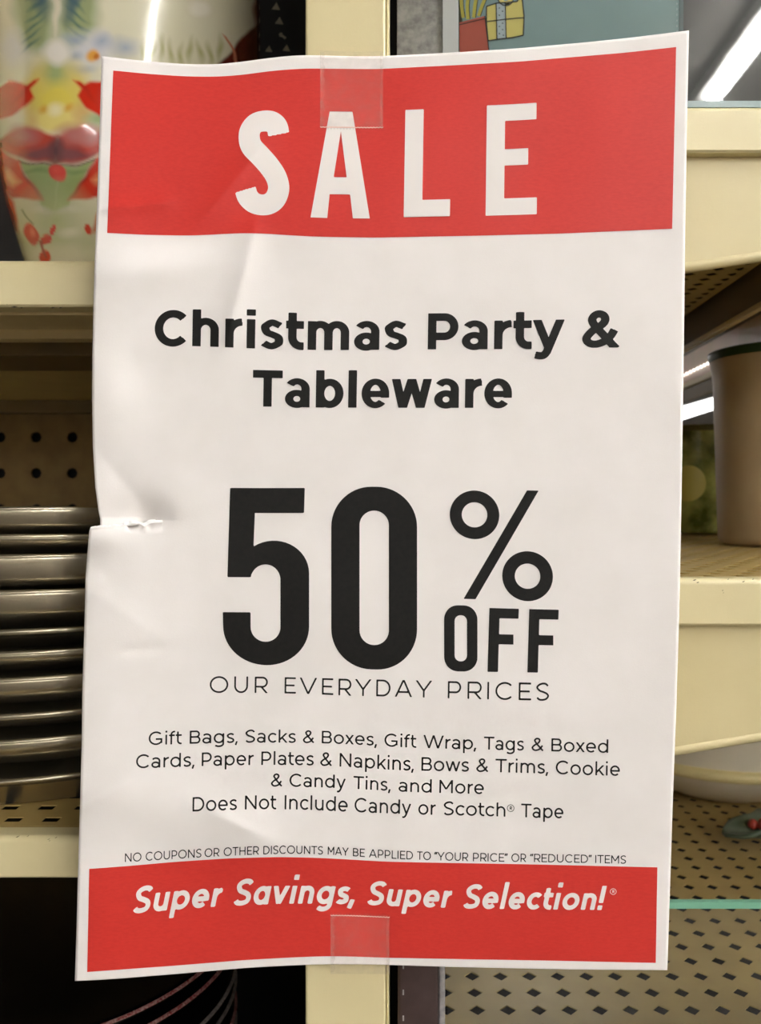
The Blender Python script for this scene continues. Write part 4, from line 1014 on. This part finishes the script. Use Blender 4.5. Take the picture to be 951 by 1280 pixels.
def canister():
    Yc = .835; zb_ = tilt(Yc+.045)+.0002; cx = X_(872, Yc); R = .052; Ht = Z_(531, Yc-.04)-zb_
    t = thing('green_canister', 'mottled green canister with an olive spot behind the tall cup', 'canister', (cx, Yc, zb_))
    MB().lathe([(0,0),(R*.96,0),(R,.003),(R,Ht-.006)], cx, Yc, zb_, 96).build('canister_body', M['canister'], t, smooth=True)
    MB().lathe([(R+.0002,Ht-.006),(R+.0012,Ht-.005),(R+.0012,Ht-.001),(R*.97,Ht),(0,Ht)], cx, Yc, zb_, 96).build('lid', mat('olive_lid', srgb(96,92,40), .35), t, smooth=True)
    # olive spot wrapped on the side
    V = []; Fd = []; a0 = -math.pi/2-.50; zc = Z_(604, Yc-.05); R += .0006
    for k_ in range(7):
        for i in range(24):
            q = 2*math.pi*i/24; a = a0+.30*math.cos(q)*k_/6; V.append((cx+R*math.cos(a), Yc+R*math.sin(a), zc+.017*math.sin(q)*k_/6))
    for k_ in range(6):
        for i in range(24): Fd.append((k_*24+i, k_*24+(i+1)%24, k_*24+24+(i+1)%24, k_*24+24+i))
    mesh_obj('painted_spot', V, Fd, M['canspot'], t)
    for (px_, py_, s_) in ((911,566,.0022),(902,573,.0018),(911,581,.0018)):
        pass
canister()
def bowl():
    Yc = .89; cx = X_(915, .80); zb_ = ZB+.0002; R = .115
    t = thing('white_bowl', 'large white ceramic bowl with a cream band on the lower right shelf', 'bowl', (cx, .80, zb_)); Yc = .80+.03
    MB().lathe([(0,0),(R*.50,0),(R*.56,.003),(R*.72,.012),(R*.86,.026),(R*.90,.0315)], cx, Yc, zb_, 96).build('bowl_base', M['bowl'], t, smooth=True)
    MB().lathe([(R*.90,.0315),(R*.93,.033),(R*.945,.037),(R*.93,.041),(R*.90,.0425)], cx, Yc, zb_, 96).build('cream_band', M['bowlband'], t, smooth=True)
    MB().lathe([(R*.90,.0425),(R*.96,.07),(R,.10),(R*.985,.102),(R*.94,.07),(R*.86,.04),(R*.6,.014),(0,.008)], cx, Yc, zb_, 96).build('bowl_wall', M['bowl'], t, smooth=True)
bowl()
def leaf_dish():
    y0 = .665; tipx = X_(904, y0); t = thing('leaf_dish', 'grey-green leaf shaped dish with red berries at the lower right', 'dish', (tipx+.05, y0, ZB+.0002))
    L_ = .115; V = []; Fd = []; n = 40; mrow = 9
    for i in range(n+1):
        s = i/n; x = tipx+L_*s; hw = .030*math.sin(math.pi*min(1, s*.98+.01))**.6*(1+.16*math.sin(s*22)); hw = max(hw, .0004)
        for j in range(mrow):
            q = -1+2*j/(mrow-1); z_ = ZB+.006+.010*q*q*min(1, s*5)+.010*(1-min(1, s*6))*0+.010*(s < .0) ; z_ += .006*(1-s)
            V.append((x, y0+hw*q, z_))
    for i in range(n):
        for j in range(mrow-1): a = i*mrow+j; Fd.append((a, a+mrow, a+mrow+1, a+1))
    o = mesh_obj('leaf', V, Fd, M['leaf'], t, smooth=True); s = o.modifiers.new('t', 'SOLIDIFY'); s.thickness = .003; s.offset = 1
    MB().lathe([(0,0),(.018,0),(.016,.0065)], tipx+.06, y0, ZB+.0002, 40).build('foot', M['leaf'], t, smooth=True)
    for dx, dy in ((.026,.006),(.032,.000),(.036,.009)):
        MB().lathe([(.0042*math.sin(math.pi*q/10), -.0042*math.cos(math.pi*q/10)) for q in range(11)], tipx+dx, y0+dy, ZB+.0185, 20).build('berry', M['berry'], t, smooth=True)
leaf_dish()
# far lamp seen through the opening, low over the next aisle
def far_lamp():
    Y = 2.6; zc = Z_(508, Y); t = thing('hanging_lamp', 'bright white lamp glimpsed beyond the middle right shelf', 'lamp', (X_(850, Y), Y, zc))
    xa, xb = X_(800, Y), X_(893, Y)
    V = [(xa,Y,Z_(541,Y)),(xb,Y,Z_(511,Y)),(xb,Y,Z_(497,Y)),(xa,Y,Z_(524,Y))]; V += [(a, b+.06, c) for a, b, c in V]
    mesh_obj('glowing_tube', V, [(0,1,2,3),(7,6,5,4),(0,4,5,1),(1,5,6,2),(2,6,7,3),(3,7,4,0)], mat('far_lamp_glow', (1,1,1,1), .5, emit=(1,1,1,1), estr=1.0), t)
    xa, xb = X_(893, Y), X_(960, Y)
    V = [(xa,Y,Z_(508,Y)),(xb,Y,Z_(500,Y)),(xb,Y,Z_(476,Y)),(xa,Y,Z_(497,Y))]; V += [(a, b+.06, c) for a, b, c in V]
    mesh_obj('end_cap', V, [(0,1,2,3),(7,6,5,4),(0,4,5,1),(1,5,6,2),(2,6,7,3),(3,7,4,0)], M['bowlband'], t)
far_lamp()
